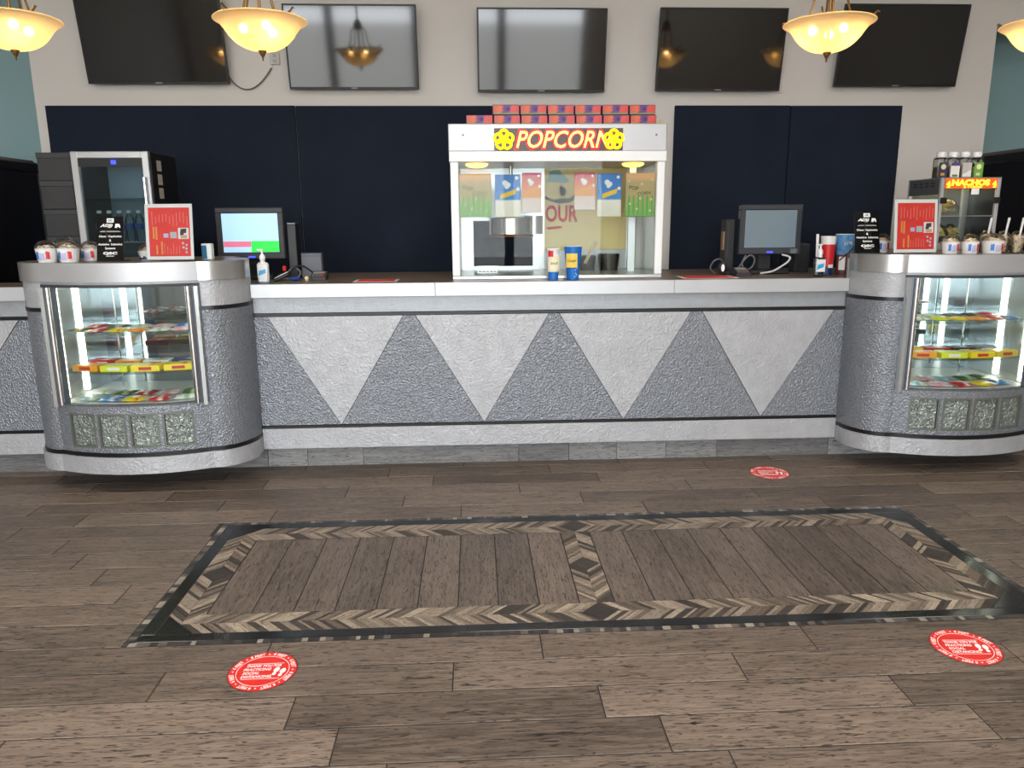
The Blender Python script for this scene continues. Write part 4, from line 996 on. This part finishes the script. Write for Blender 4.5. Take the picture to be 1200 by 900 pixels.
def poster(x, y_, label, rz):
    t = tilted('poster_stand', label, 'poster stand', (x, y_, ZT+.0015), 7, rz, 'red posters in acrylic stands')
    w_, h = .258, .308
    MB().box(-w_/2, w_/2, 0, .002, .006, h).build('sheet', M_paper, t)
    rp = MB().box(-w_/2+.018, w_/2-.016, -.0008, .001, .024, h-.020).build('red_print', M_poster, t)
    rr = random.Random(int(x*100))
    mb = MB()
    for i in range(11):
        xx = -.092+i*.019; mb.box(xx, xx+.0035, -.0014, .0, .195+rr.uniform(-.008, .02), .270-rr.uniform(0, .03))
    for i in range(6):
        xx = -.030+i*.016; mb.box(xx, xx+.003, -.0014, .0, .036, .095-rr.uniform(0, .03))
    mb.build('print_lines', M_pl, rp)
    mb = MB()
    for xx, za, zb in ((-.090, .12, .185), (-.075, .115, .185), (-.075, .035, .085), (-.048, .035, .105)): mb.box(xx, xx+.010, -.0015, .0, za, zb)
    mb.build('heading_lines', M_py, rp)
    ph = MB().box(.048, .106, -.0016, .0, .118, .178).build('photo', M_paper, rp)
    MB().prism([(.058, .138), (.062, .172), (.094, .174), (.092, .150), (.080, .150), (.078, .140)], 'y', -.0022, -.001).build('cup_picture', mat('dark_brown_print', (76, 48, 44), .6), t)
    MB().box(.062, .096, -.0022, -.001, .121, .139).build('hand_picture', mat('tan_print', (214, 176, 140), .6), t)
    MB().box(.004, .040, -.0016, .0, .122, .156).build('grey_panel', mat('grey_panel_print', (196, 192, 196), .6), t)
    MB().box(-.032, -.006, -.0016, .0, .126, .148).build('blue_badge', mat('badge_print', (186, 196, 226), .6), t)
    mb = MB()
    for xx, zz in ((.072, .095), (.092, .085), (.090, .065), (.074, .072), (.090, .046)): mb.lathe([(1e-4, 0), (.007, 0), (.007, .0006), (1e-4, .0006)], 10, 0, 0, Matrix.Translation((xx, -.0008, zz)) @ Matrix.Rotation(PI/2, 4, 'X'))
    mb.build('icon_dots', mat('icon_print', (206, 190, 206), .6), t)
    n = Matrix.Rotation(math.radians(7), 4, 'X')
    MB().box(-w_/2-.004, w_/2+.004, -.0045, -.0025, .004, h+.002).build('front_sleeve', M_acr, t)
    MB().box(-w_/2-.004, w_/2+.004, .003, .005, .004, h+.002).build('back_sleeve', M_acr, t)
    MB().box(-w_/2-.004, w_/2+.004, -.01, .080, -.001, .003, 0, n).build('foot', M_acr, t)
poster(-1.672, 4.315, 'red poster in an acrylic stand on the left glass case', -.03)
poster(2.548, 4.33, 'red poster in an acrylic stand on the right glass case', .03)
t = slab('small_carton', 'small blue and white carton behind the left red poster', 'box', (-1.545, -1.490, 4.44, 4.49, ZT, 1.385), M_white, [('blue_panel', (-1.543, -1.515, 4.438, 4.44, ZT+.005, 1.375), mat('teal_blue_print', (40, 110, 150), .5))])
# treat tubs with clear domes
M_fill = mat('caramel_corn', (228, 206, 174), .6, var=(70, .35), bump=('voronoi', 70, 1, .02))
M_fill2 = mat('cookie_crumble', (216, 200, 182), .6, var=(60, .5), bump=('voronoi', 60, 1, .02))
M_dome = glass('dome_plastic', (250, 250, 249), .8, .05)
def tub(x, y_, z, r_, h, label, kind, group, name='snack_tub'):
    t = thing(name, label, 'snack tub', (x, y_, z), group)
    wall = {'logo': M_cupw, 'blue': M_cupw, 'clear': M_dome}[kind]
    MB().lathe([(r_*.80, z), (r_, z+h), (r_-.002, z+h), (r_*.80-.002, z+.003)], 20, x, y_).build('tub_wall', wall, t, True)
    fl_ = MB(); fl_.lathe([(r_*.74, z+.006), (r_*.95, z+h-.004), (r_*.80, z+h+.006), (r_*.45, z+h+.014), (1e-4, z+h+.017)], 16, x, y_)
    rr = random.Random(int((x+y_)*1000))
    for _ in range(10):
        a, q = rr.uniform(0, 6.28), rr.uniform(0, r_*.75)
        fl_.ball((x+q*math.cos(a), y_+q*math.sin(a), z+h+.014-q*.2), rr.uniform(.006, .011), n=6)
    fl_.build('filling', M_fill if kind != 'logo' or x > 0 else M_fill2, t, True)
    MB().lathe([(r_+.002, z+h), (r_+.002, z+h+.006), (r_*.92, z+h+.020), (r_*.65, z+h+.036), (r_*.3, z+h+.043), (1e-4, z+h+.044)], 20, x, y_).build('dome_lid', M_dome, t, True)
    def patch(nm, a0, a1, f0, f1, m_):
        rm = r_*(.80+.20*(f0+f1)/2)+.0012
        MB().strip([(x+rm*math.sin(a0+(a1-a0)*i/4), y_-rm*math.cos(a0+(a1-a0)*i/4)) for i in range(5)], z+h*f0, z+h*f1, -.001).build(nm, m_, t, True)
    if kind == 'logo':
        patch('blue_logo', -.75, -.40, .25, .80, M_pblue); patch('red_logo', .35, .72, .25, .85, M_pred); patch('grey_logo', -.30, .25, .15, .75, mat('lilac_print', (186, 186, 214), .5))
    if kind == 'blue': patch('blue_band', -1.5, 1.5, .05, .5, M_pnavy)
    return t
LG, RG = 'snack tubs on the left case', 'snack tubs on the right case'
tub(-2.330, 4.315, ZT, .056, .075, 'white snack tub with domed lid on the left case, leftmost front', 'logo', LG)
tub(-2.212, 4.310, ZT, .056, .075, 'white snack tub with domed lid on the left case, front row nearest the black sign', 'logo', LG)
tub(-2.290, 4.440, ZT, .056, .090, 'white snack tub behind the two front tubs on the left case', 'logo', LG)
tub(-2.160, 4.450, ZT, .050, .068, 'white snack tub half hidden behind the front tubs, next to the blue-banded tub', 'logo', LG)
tub(-2.090, 4.560, ZT, .050, .050, 'blue-banded snack tub left of the black sign on the left case', 'blue', LG)
tub(-1.880, 4.520, ZT, .050, .050, 'blue-banded snack tub between the black sign and the red poster, left case', 'blue', LG)
tub(2.735, 4.300, ZT, .046, .068, 'white snack tub right beside the red poster on the right case', 'logo', RG)
tub(2.842, 4.285, ZT, .046, .068, 'white snack tub in the middle of the front row on the right case', 'logo', RG)
tub(2.975, 4.285, ZT, .058, .072, 'widest white snack tub with blue and red logo on the right case', 'logo', RG)
tub(2.470, 4.560, ZT, .045, .070, 'red and white snack tub between the black sign and red poster, right case', 'logo', RG)
for i, (x, y_) in enumerate(((3.030, 4.43), (3.105, 4.385), (3.130, 4.30), (3.215, 4.30))):
    tub(x, y_, ZT, .036, .085, 'clear snack cup with a white spoon on the right case, %s from left' % ORD[i], 'clear', 'clear snack cups with spoons', 'clear_snack_cup')
    # the spoon handle leans out of the cup
    b = Vector((x-.010, y_-.012, ZT+.010)); e = Vector((x+.000, y_-.030, ZT+.200))
    t = thing('plastic_spoon', 'white spoon handle sticking up on the right case, %s from left' % ORD[i], 'spoon', (x, y_, ZT+.005), 'white spoons in the clear cups')
    MB().tube([b, (b+e)/2, e], [.005, .0055, .007], 8).build('handle', M_paper, t, True)
    MB().ball(tuple(b), .009, .004, .008, 10).build('bowl', M_paper, t, True)

# ================================================================== candy in the cases
def cmat(key):
    T = {'yellow': [(0, (246, 214, 30)), (.55, (250, 224, 40)), (.75, (222, 60, 40)), (.85, (246, 216, 40)), (1, (244, 206, 30))],
         'lime': [(0, (206, 222, 40)), (.5, (228, 232, 60)), (.7, (246, 220, 40)), (1, (150, 190, 50))],
         'orange': [(0, (240, 150, 40)), (.5, (246, 170, 50)), (.8, (230, 96, 40)), (1, (244, 180, 60))],
         'red': [(0, (196, 36, 36)), (.4, (214, 44, 40)), (.6, (244, 230, 220)), (.75, (200, 40, 40)), (1, (170, 26, 30))],
         'dark brown': [(0, (60, 44, 36)), (.4, (86, 60, 44)), (.6, (196, 170, 90)), (1, (50, 40, 34))],
         'white': [(0, (236, 238, 234)), (.45, (226, 232, 224)), (.6, (150, 186, 140)), (.75, (238, 238, 236)), (1, (230, 232, 230))],
         'pink': [(0, (236, 196, 206)), (.5, (226, 150, 170)), (.7, (240, 224, 226)), (1, (230, 186, 196))],
         'blue': [(0, (36, 120, 206)), (.5, (60, 150, 220)), (.65, (240, 240, 240)), (1, (30, 96, 180))],
         'navy': [(0, (34, 52, 110)), (.5, (44, 66, 130)), (.7, (226, 226, 232)), (1, (30, 44, 100))],
         'green': [(0, (52, 90, 56)), (.4, (90, 130, 70)), (.6, (214, 220, 180)), (1, (44, 74, 50))],
         'sky blue': [(0, (130, 200, 230)), (.4, (236, 242, 246)), (.6, (110, 186, 226)), (.8, (246, 220, 120)), (1, (150, 210, 236))],
         'grey': [(0, (120, 120, 122)), (.5, (150, 150, 150)), (.7, (90, 90, 92)), (1, (130, 130, 130))]}
    return ramp_print('wrapper_'+key.replace(' ', '_'), T[key], 'X', .3, noise=.5, nscale=4)
CPLAIN = {'yellow': (250, 222, 40), 'lime': (226, 230, 60), 'orange': (244, 170, 50), 'red': (190, 30, 32), 'dark brown': (70, 50, 40), 'white': (236, 238, 236), 'pink': (236, 190, 200), 'blue': (40, 120, 206), 'navy': (36, 54, 112), 'green': (58, 96, 60), 'sky blue': (150, 206, 232), 'grey': (126, 126, 128)}
_cm = {}
def candy_box(t, w_, d, h, key):
    MB().box(-w_/2, w_/2, -d/2, d/2, 0, h, .002).build('carton_body', mat('card_'+key.replace(' ', '_'), CPLAIN[key], .35), t)
    MB().box(-w_/2+.006, w_/2-.006, -d/2+.006, d/2-.006, h-.0005, h+.0008).build('printed_top', cmat(key), t)
    MB().box(-w_*.22, w_*.22, -d/2-.0008, -d/2+.001, h*.25, h*.75).build('front_mark', mat('mark_red', (204, 50, 46), .5) if key in ('yellow', 'orange', 'white') else mat('mark_white', (236, 236, 232), .5), t)
def candy_bag(t, w_, d, h, key):
    nx, ny = 8, 5; vs = []; fs = []
    for s in (1, -1):
        for j in range(ny+1):
            for i in range(nx+1):
                u, v = i/nx*2-1, j/ny*2-1
                bul = max(0, (1-abs(u)**2.6))*max(0, (1-abs(v)**3))
                zz = h/2+s*(h/2-.002)*bul**.6+s*.001
                vs.append((u*w_/2*(1+.015*math.sin(7*v)), v*d/2*(1-.05*abs(u)), zz))
    n1 = (nx+1)*(ny+1)
    for j in range(ny):
        for i in range(nx):
            a = j*(nx+1)+i; fs.append((a, a+1, a+nx+2, a+nx+1)); fs.append((n1+a, n1+a+nx+1, n1+a+nx+2, n1+a+1))
    rim = [i for i in range(nx+1)]+[(j+1)*(nx+1)-1 for j in range(1, ny+1)]+[ny*(nx+1)+i for i in range(nx-1, -1, -1)]+[j*(nx+1) for j in range(ny-1, 0, -1)]
    for a, b in zip(rim, rim[1:]+rim[:1]): fs.append((a, b, n1+b, n1+a))
    o = MB().add(vs, fs).build('wrapper', cmat(key), t, True)
    for s in (-1, 1):
        MB().box(min(s*w_/2, s*(w_/2+.010)), max(s*w_/2, s*(w_/2+.010)), -d*.46, d*.46, h/2-.0008, h/2+.0008).build('crimped_end', mat('foil_end', (206, 206, 204), .35, .3), t)
def fill_case(side, shelves):
    cx, arc = CASES[side]
    rr = random.Random(5 if side == 'left' else 11)
    for shelf, z, rows in shelves:
        for row, items in rows:
            n = len(items); span = .66 if row == 'front' else .62
            for i, (kind, key) in enumerate(items):
                x = -span/2+span*(i+.5)/n
                yb = 4.155+.932-math.sqrt(.932**2-x*x)
                yy = yb+(.135 if row == 'front' else .30)
                w_ = span/n*.90
                slope = math.asin(x/.932)*(.8 if row == 'front' else .3)
                nm = 'candy_box' if kind == 'box' else 'candy_bag'
                lb = '%s candy %s on %s shelf of %s case, %s from left in %s row' % (key, 'box' if kind == 'box' else 'packet', shelf, side, ORD[i], row)
                t = local(thing(nm, lb, 'candy', (cx+x, yy, z+.0006), 'candy on the %s shelf of the %s case' % (shelf, side), rotz=slope+rr.uniform(-.10, .10) if kind == 'bag' else slope))
                if kind == 'box': candy_box(t, w_*1.04, .095, .034 if shelf == 'middle' else .02, key)
                else: candy_bag(t, w_*.92, .115, .026, key)
B, P_ = 'box', 'bag'
fill_case('left', [
    ('top', .905, [('front', [(P_, 'dark brown'), (P_, 'red'), (P_, 'yellow'), (P_, 'orange'), (P_, 'white'), (P_, 'pink')]), ('back', [(P_, 'red'), (P_, 'green'), (P_, 'white'), (P_, 'pink'), (P_, 'blue')])]),
    ('middle', .690, [('front', [(B, 'orange'), (B, 'lime'), (B, 'yellow'), (B, 'yellow')]), ('back', [(B, 'red'), (B, 'orange'), (B, 'white'), (B, 'navy')])]),
    ('bottom', .514, [('front', [(P_, 'sky blue'), (P_, 'blue'), (P_, 'yellow'), (P_, 'red'), (P_, 'white')]), ('back', [(P_, 'white'), (P_, 'green'), (P_, 'red'), (P_, 'pink'), (P_, 'green')])])])
fill_case('right', [
    ('top', .905, [('front', [(P_, 'white'), (P_, 'lime'), (P_, 'yellow'), (P_, 'orange'), (P_, 'red'), (P_, 'blue')]), ('back', [(P_, 'orange'), (P_, 'white'), (P_, 'grey'), (P_, 'dark brown'), (P_, 'red')])]),
    ('middle', .690, [('front', [(B, 'orange'), (B, 'lime'), (B, 'yellow'), (B, 'yellow')]), ('back', [(B, 'yellow'), (B, 'red'), (B, 'dark brown'), (B, 'grey')])]),
    ('bottom', .514, [('front', [(P_, 'sky blue'), (P_, 'pink'), (P_, 'red'), (P_, 'yellow'), (P_, 'blue')]), ('back', [(P_, 'white'), (P_, 'pink'), (P_, 'sky blue'), (P_, 'green'), (P_, 'green')])])])

# ================================================================== nacho warmer
NX0, NX1, NY0, NY1, NZ = 2.925, 3.312, 4.76, 5.13, ZT
nw = thing('nacho_warmer', 'glass nacho warmer with lit orange sign on the right case', 'food warmer', ((NX0+NX1)/2, 4.95, NZ))
MB().box(NX0, NX1, NY0, NY1, NZ, NZ+.05, .004).build('base', M_steel, nw)
for x, y_ in ((NX0, NY0), (NX1-.022, NY0), (NX0, NY1-.022), (NX1-.022, NY1-.022)):
    MB().box(x, x+.022, y_, y_+.022, NZ+.05, 1.745, .002).build('post', M_steel2, nw)
MB().box(NX0+.022, NX1-.022, NY0+.002, NY0+.03, 1.675, 1.738).build('sign_box', M_blackpl, nw)
sp = MB().box(NX0+.026, NX1-.026, NY0-.002, NY0+.003, 1.677, 1.737).build('sign_face', emission('orange_sign', (236, 84, 16), .8), nw)
mb = MB(); add_text(mb, 'NACHOS', ((NX0+NX1)/2-.005, NY0-.003, 1.712), width=.245, height=.038, off=.05, thick=.003); add_text(mb, '& CHEESE', ((NX0+NX1)/2+.01, NY0-.003, 1.685), width=.12, height=.012, off=.02, thick=.003)
mb.build('sign_letters', emission('sign_yellow', (255, 220, 60), 1.1), sp)
mb = MB()
for x in (NX0+.045, NX1-.045): mb.prism([(x-.016, 1.700), (x+.016, 1.690), (x+.006, 1.725)], 'y', NY0-.004, NY0-.0015).prism([(x-.012, 1.682), (x+.014, 1.680), (x, 1.695)], 'y', NY0-.004, NY0-.0015)
mb.build('chip_marks', emission('sign_yellow', (255, 220, 60), 1.1), sp)
MB().box(NX0, NX1, NY0, NY1, 1.738, 1.744, .001).build('roof', M_steel, nw)
sd = MB().box(NX0-.001, NX0+.006, NY0+.022, NY1-.022, 1.640, 1.738).build('side_vent_panel', mat('grey_panel', (104, 108, 112), .4, .5), nw)
for i in range(4):
    for j in range(2): MB().box(NX0-.003, NX0, NY0+.07+i*.065, NY0+.105+i*.065, 1.690+j*.018, 1.698+j*.018).build('slot', M_black, sd)
MB().box(NX0+.008, NX0+.011, NY0+.022, NY1-.022, NZ+.05, 1.640).build('side_pane', M_glass, nw)
MB().box(NX1-.011, NX1-.008, NY0+.022, NY1-.022, NZ+.05, 1.675).build('side_pane', M_glass, nw)
MB().box(NX0+.022, NX1-.022, NY0+.008, NY0+.011, NZ+.05, 1.675).build('front_pane', M_glass, nw)
MB().box(NX0+.022, NX1-.022, NY1-.012, NY1-.008, NZ+.05, 1.738).build('back_panel', mat('dull_steel', (120, 122, 122), .35, .7), nw)
MB().box(NX0+.022, NX1-.022, NY0+.014, NY1-.022, 1.505, 1.511).build('wire_shelf', M_steel, nw)
for x in (NX0+.002, NX1-.040): MB().box(x, x+.040, NY0-.012, NY0, 1.585, 1.622, .003).build('hinge_block', M_black, nw)
MB().box((NX0+NX1)/2+.005, (NX0+NX1)/2+.055, NY0-.0015, NY0, 1.640, 1.676).build('white_note', M_paper, nw)
MB().box(NX0+.05, NX1-.05, 4.90, 4.93, 1.720, 1.736).build('warming_lamp', emission('warming_lamp', (255, 230, 180), 26), nw)
M_chip = mat('tortilla_chip', (232, 206, 130), .6, var=(40, .25))
M_bagc = glass('chip_bag_film', (250, 250, 246), .8, .15)
def chip_bag(x, y_, z, label, dim):
    t = thing('chip_bag', label, 'chip bag', (x, y_, z), 'bags of nacho chips in the warmer')
    rr = random.Random(int(x*997)); mb = MB()
    for _ in range(26):
        a, q, hh = rr.uniform(0, 6.28), rr.uniform(0, .075), rr.uniform(.032, .085)
        hh *= 1-q*6*.6*.12
        n = Matrix.Translation((x+q*math.cos(a)*dim, y_+q*math.sin(a), z+hh)) @ Matrix.Rotation(rr.uniform(-1, 1), 4, 'X') @ Matrix.Rotation(rr.uniform(0, 6), 4, 'Z')
        mb.prism([(-.024, -.016), (.024, -.016), (0, .026)], 'z', -.0012, .0012, n)
    mb.build('chips', M_chip, t)
    vs = MB().lathe([(.05*dim, z+.001), (.095*dim, z+.02), (.10*dim, z+.05), (.075*dim, z+.09), (.03*dim, z+.11), (1e-4, z+.112)], 14, x, y_)
    vs.build('film', M_bagc, t, True)
chip_bag(3.045, 4.92, 1.5115, 'bag of yellow chips on the shelf of the nacho warmer', 1.0)
chip_bag(3.025, 4.92, NZ+.0505, 'bag of chips on the floor of the nacho warmer, at left', .70)
chip_bag(3.160, 4.99, NZ+.0505, 'bag of chips on the floor of the nacho warmer, in the middle', .50)
# seasoning shakers on the warmer
JL = [((44, 50, 74), 'dark navy label', (214, 150, 70)), ((84, 64, 128), 'white label with a purple top', (236, 234, 226)), ((196, 190, 186), 'plain half-bare label', (210, 206, 202)), ((110, 172, 60), 'bright green label', (226, 226, 180))]
for i, (c1, nm, c2) in enumerate(JL):
    x = 3.010+.078*i; y_ = 4.93; z = 1.7445
    t = thing('seasoning_shaker', 'clear seasoning shaker with %s on the nacho warmer' % nm, 'shaker', (x, y_, z), 'seasoning shakers on the warmer')
    MB().box(x-.035, x+.035, y_-.035, y_+.035, z, z+.132, .010).build('jar', glass('shaker_plastic', (222, 222, 216), 1.2, .08), t, True)
    MB().box(x-.031, x+.031, y_-.031, y_+.031, z+.003, z+.075, .008).build('seasoning', mat('pale_powder', (196, 184, 166), .8), t)
    lb = MB().box(x-.029, x+.029, y_-.037, y_-.0345, z+.008, z+.098).build('label', mat('jar_label_%d' % i, c1 if i != 1 else c2, .5), t)
    if i == 1:
        MB().box(x-.029, x+.029, y_-.0378, y_-.0365, z+.078, z+.098).build('purple_band', mat('purple_band', c1, .5), lb)
        MB().box(x-.018, x+.018, y_-.0378, y_-.0365, z+.012, z+.024).build('green_mark', mat('label_green', (90, 130, 70), .5), lb)
    elif i == 2: MB().prism([(x-.029, z+.010), (x+.029, z+.010), (x+.029, z+.055), (x-.029, z+.022)], 'y', y_-.0378, y_-.0365).build('white_part', M_paper, lb)
    else:
        MB().ball((x, y_-.037, z+.072), .017, .002, .017, 10).build('emblem', mat('emblem_%d' % i, (236, 220, 190), .5), lb)
        MB().box(x-.016, x+.010, y_-.0378, y_-.0365, z+.018, z+.034).build('mark', mat('jar_mark_%d' % i, c2, .5), lb)
    MB().lathe([(.026, z+.132), (.026, z+.140), (.030, z+.141), (.030, z+.162), (.027, z+.165), (1e-4, z+.165)], 20, x, y_).build('cap', M_white, t, True)

# ================================================================== small fridge, boxes, coolers
FX0, FX1, FY0, FY1, FZ0, FZ1 = -2.477, -2.006, 4.985, 5.43, CT+.003, 1.936
fr = thing('mini_fridge', 'small black fridge with a silver-framed glass door behind the left case', 'fridge', ((FX0+FX1)/2, 5.2, CT+.0005))
mb = MB(); w_ = .03
mb.box(FX0, FX0+w_, FY0+.04, FY1, FZ0, FZ1, .003).box(FX1-w_, FX1, FY0+.04, FY1, FZ0, FZ1, .003).box(FX0+w_, FX1-w_, FY0+.04, FY1, FZ1-w_, FZ1, .003).box(FX0+w_, FX1-w_, FY0+.04, FY1, FZ0, FZ0+w_, .003).box(FX0+w_, FX1-w_, FY1-.03, FY1, FZ0+w_, FZ1-w_)
mb.build('cabinet', M_blackpl, fr)
MB().box(FX0+.03, FX0+.09, FY0+.1, FY0+.16, CT+.0005, FZ0).box(FX1-.09, FX1-.03, FY0+.1, FY0+.16, CT+.0005, FZ0).build('feet', M_black, fr)
d = MB(); f = .042
d.box(FX0, FX0+f, FY0, FY0+.036, FZ0+.01, FZ1, .004).box(FX1-f, FX1, FY0, FY0+.036, FZ0+.01, FZ1, .004).box(FX0+f, FX1-f, FY0, FY0+.036, FZ1-f, FZ1, .004).box(FX0+f, FX1-f, FY0, FY0+.036, FZ0+.01, FZ0+.01+f, .004)
dr = d.build('door', M_steel, fr)
MB().box(FX0+f, FX1-f, FY0+.012, FY0+.018, FZ0+f+.01, FZ1-f).build('door_glass', glass('dark_door_glass', (214, 224, 226), .6), dr)
MB().box(FX0+f, FX1-f, FY0+.004, FY0+.011, FZ1-f-.05, FZ1-f).build('control_strip', M_black, dr)
MB().box(-2.235, -2.205, FY0+.001, FY0+.005, FZ1-f-.035, FZ1-f-.012).build('blue_display', emission('blue_led', (50, 70, 255), 2), dr)
MB().box(FX0+w_, FX1-w_, FY1-.034, FY1-.0305, FZ0+w_, FZ1-w_).build('added_bright_liner', mat('bright_liner_grey', (150, 160, 166), .5), fr)  # pale back panel added to brighten the fridge inside
hn = MB().tube([(FX1-.028, FY0, FZ1-.16), (FX1-.028, FY0-.028, FZ1-.16), (FX1-.028, FY0-.028, FZ1-.40), (FX1-.028, FY0, FZ1-.40)], .008, 8).build('handle', M_chrome, dr, True)
for z in (1.385, 1.655):
    MB().box(FX0+w_, FX1-w_, FY0+.05, FY1-.035, z-.006, z).build('shelf', M_steel if z < 1.5 else M_shelf, fr)
for z in (1.86, 1.775, 1.69): MB().box(FX1, FX1+.001, FY0+.12, FY0+.19, z-.035, z+.03).build('white_sticker', mat('ivory_sticker', (206, 200, 184), .6), fr)
MB().box(FX0+.06, FX1-.06, FY0+.06, FY0+.09, FZ1-w_-.012, FZ1-w_-.002).build('inner_lamp', emission('fridge_lamp', (235, 244, 255), 22), fr)
M_pet = glass('bottle_pet', (238, 246, 248), .9, .05)
for i in range(6):
    x = FX0+.080+.062*i; y_ = FY0+.12; z = 1.3855
    t = thing('water_bottle', 'clear water bottle with blue label in the small fridge, %s from left' % ORD[i], 'bottle', (x, y_, z), 'water bottles in the small fridge')
    MB().lathe([(.024, z), (.028, z+.006), (.028, z+.12), (.026, z+.145), (.012, z+.172), (.012, z+.185), (1e-4, z+.185)], 16, x, y_).build('bottle_wall', M_pet, t, True)
    MB().lathe([(.0288, z+.075), (.0288, z+.115)], 16, x, y_).build('blue_label', mat('bottle_label', (36, 82, 150), .5), t, True)
    MB().lathe([(.014, z+.178), (.014, z+.196), (1e-4, z+.196)], 12, x, y_).build('cap', M_white, t, True)
z = CT+.0006
for i, h in enumerate((.118, .158, .168, .172, .170)):
    x0 = -2.690+.004*(i % 2)
    t = thing('black_box', 'black cardboard box beside the small fridge, %s from the bottom of its stack' % ORD[i], 'box', (-2.59, 5.15, z), 'black boxes stacked by the small fridge')
    MB().box(x0, -2.486, 5.00+.006*(i % 3), 5.40, z, z+h-.001, .003).build('carton_body', mat('black_card', (40, 40, 42), .6), t)
    MB().box(x0-.002, -2.484, 4.997+.006*(i % 3), 5.403, z+h-.034, z+h-.0005, .002).build('lid', mat('black_card_lid', (48, 48, 50), .55), t)
    z += h
def cooler(x0, x1, y0, y1, h, face, label):
    t = thing('drinks_cooler', label, 'drinks cooler', ((x0+x1)/2, (y0+y1)/2, 0))
    MB().box(x0, x1, y0, y1, 0.0, h, .03).build('cabinet', mat('black_enamel', (22, 22, 24), .3), t)
    s = face; xf = x1 if s > 0 else x0
    a, b = sorted((xf, xf+s*.03))
    mb = MB().box(a, b, y0, y0+.06, .2, h-.02, .01).box(a, b, y1-.06, y1, .2, h-.02, .01).box(a, b, y0+.06, y1-.06, h-.09, h-.02, .01).box(a, b, y0+.06, y1-.06, .2, .26, .01)
    dr = mb.build('door', M_blackpl, t)
    a, b = sorted((xf, xf+s*.012))
    MB().box(a, b, y0+.06, y1-.06, .26, h-.09).build('door_glass', mat('dark_mirror_glass', (26, 24, 22), .06, 0, spec=.9, coat=1), dr)
    a, b = sorted((xf+s*.03, xf+s*.05))
    MB().box(a, b, y0+.02, y0+.045, .9, 1.4, .006).build('handle', M_steel, dr)
cooler(-3.90, -3.165, 5.05, 5.92, 1.950, 1, 'tall black drinks cooler at the far left behind the counter')
cooler(3.735, 4.45, 4.90, 5.68, 1.960, -1, 'tall black drinks cooler at the far right behind the counter')
# ------------------------------------------------------------------ lobby side, seen only in reflections
ex = thing('exit_sign', 'lit exit sign hanging by the entrance windows', 'exit sign', (1.5, -3.2, 2.55))
MB().box(1.30, 1.70, -3.22, -3.18, 2.55, 2.78, .004).build('housing', M_white, ex)
mb = MB(); add_text(mb, 'EXIT', (1.5, -3.178, 2.665), width=.32, height=.14, rot=Matrix.Rotation(PI, 4, 'Z') @ FACE, off=.02, thick=.004); mb.build('letters', emission('exit_red', (230, 60, 50), 1.5), ex)
MB().tube([(1.5, -3.2, 2.78), (1.5, -3.2, 3.899)], .01, 8).build('hanger', M_slate, ex)
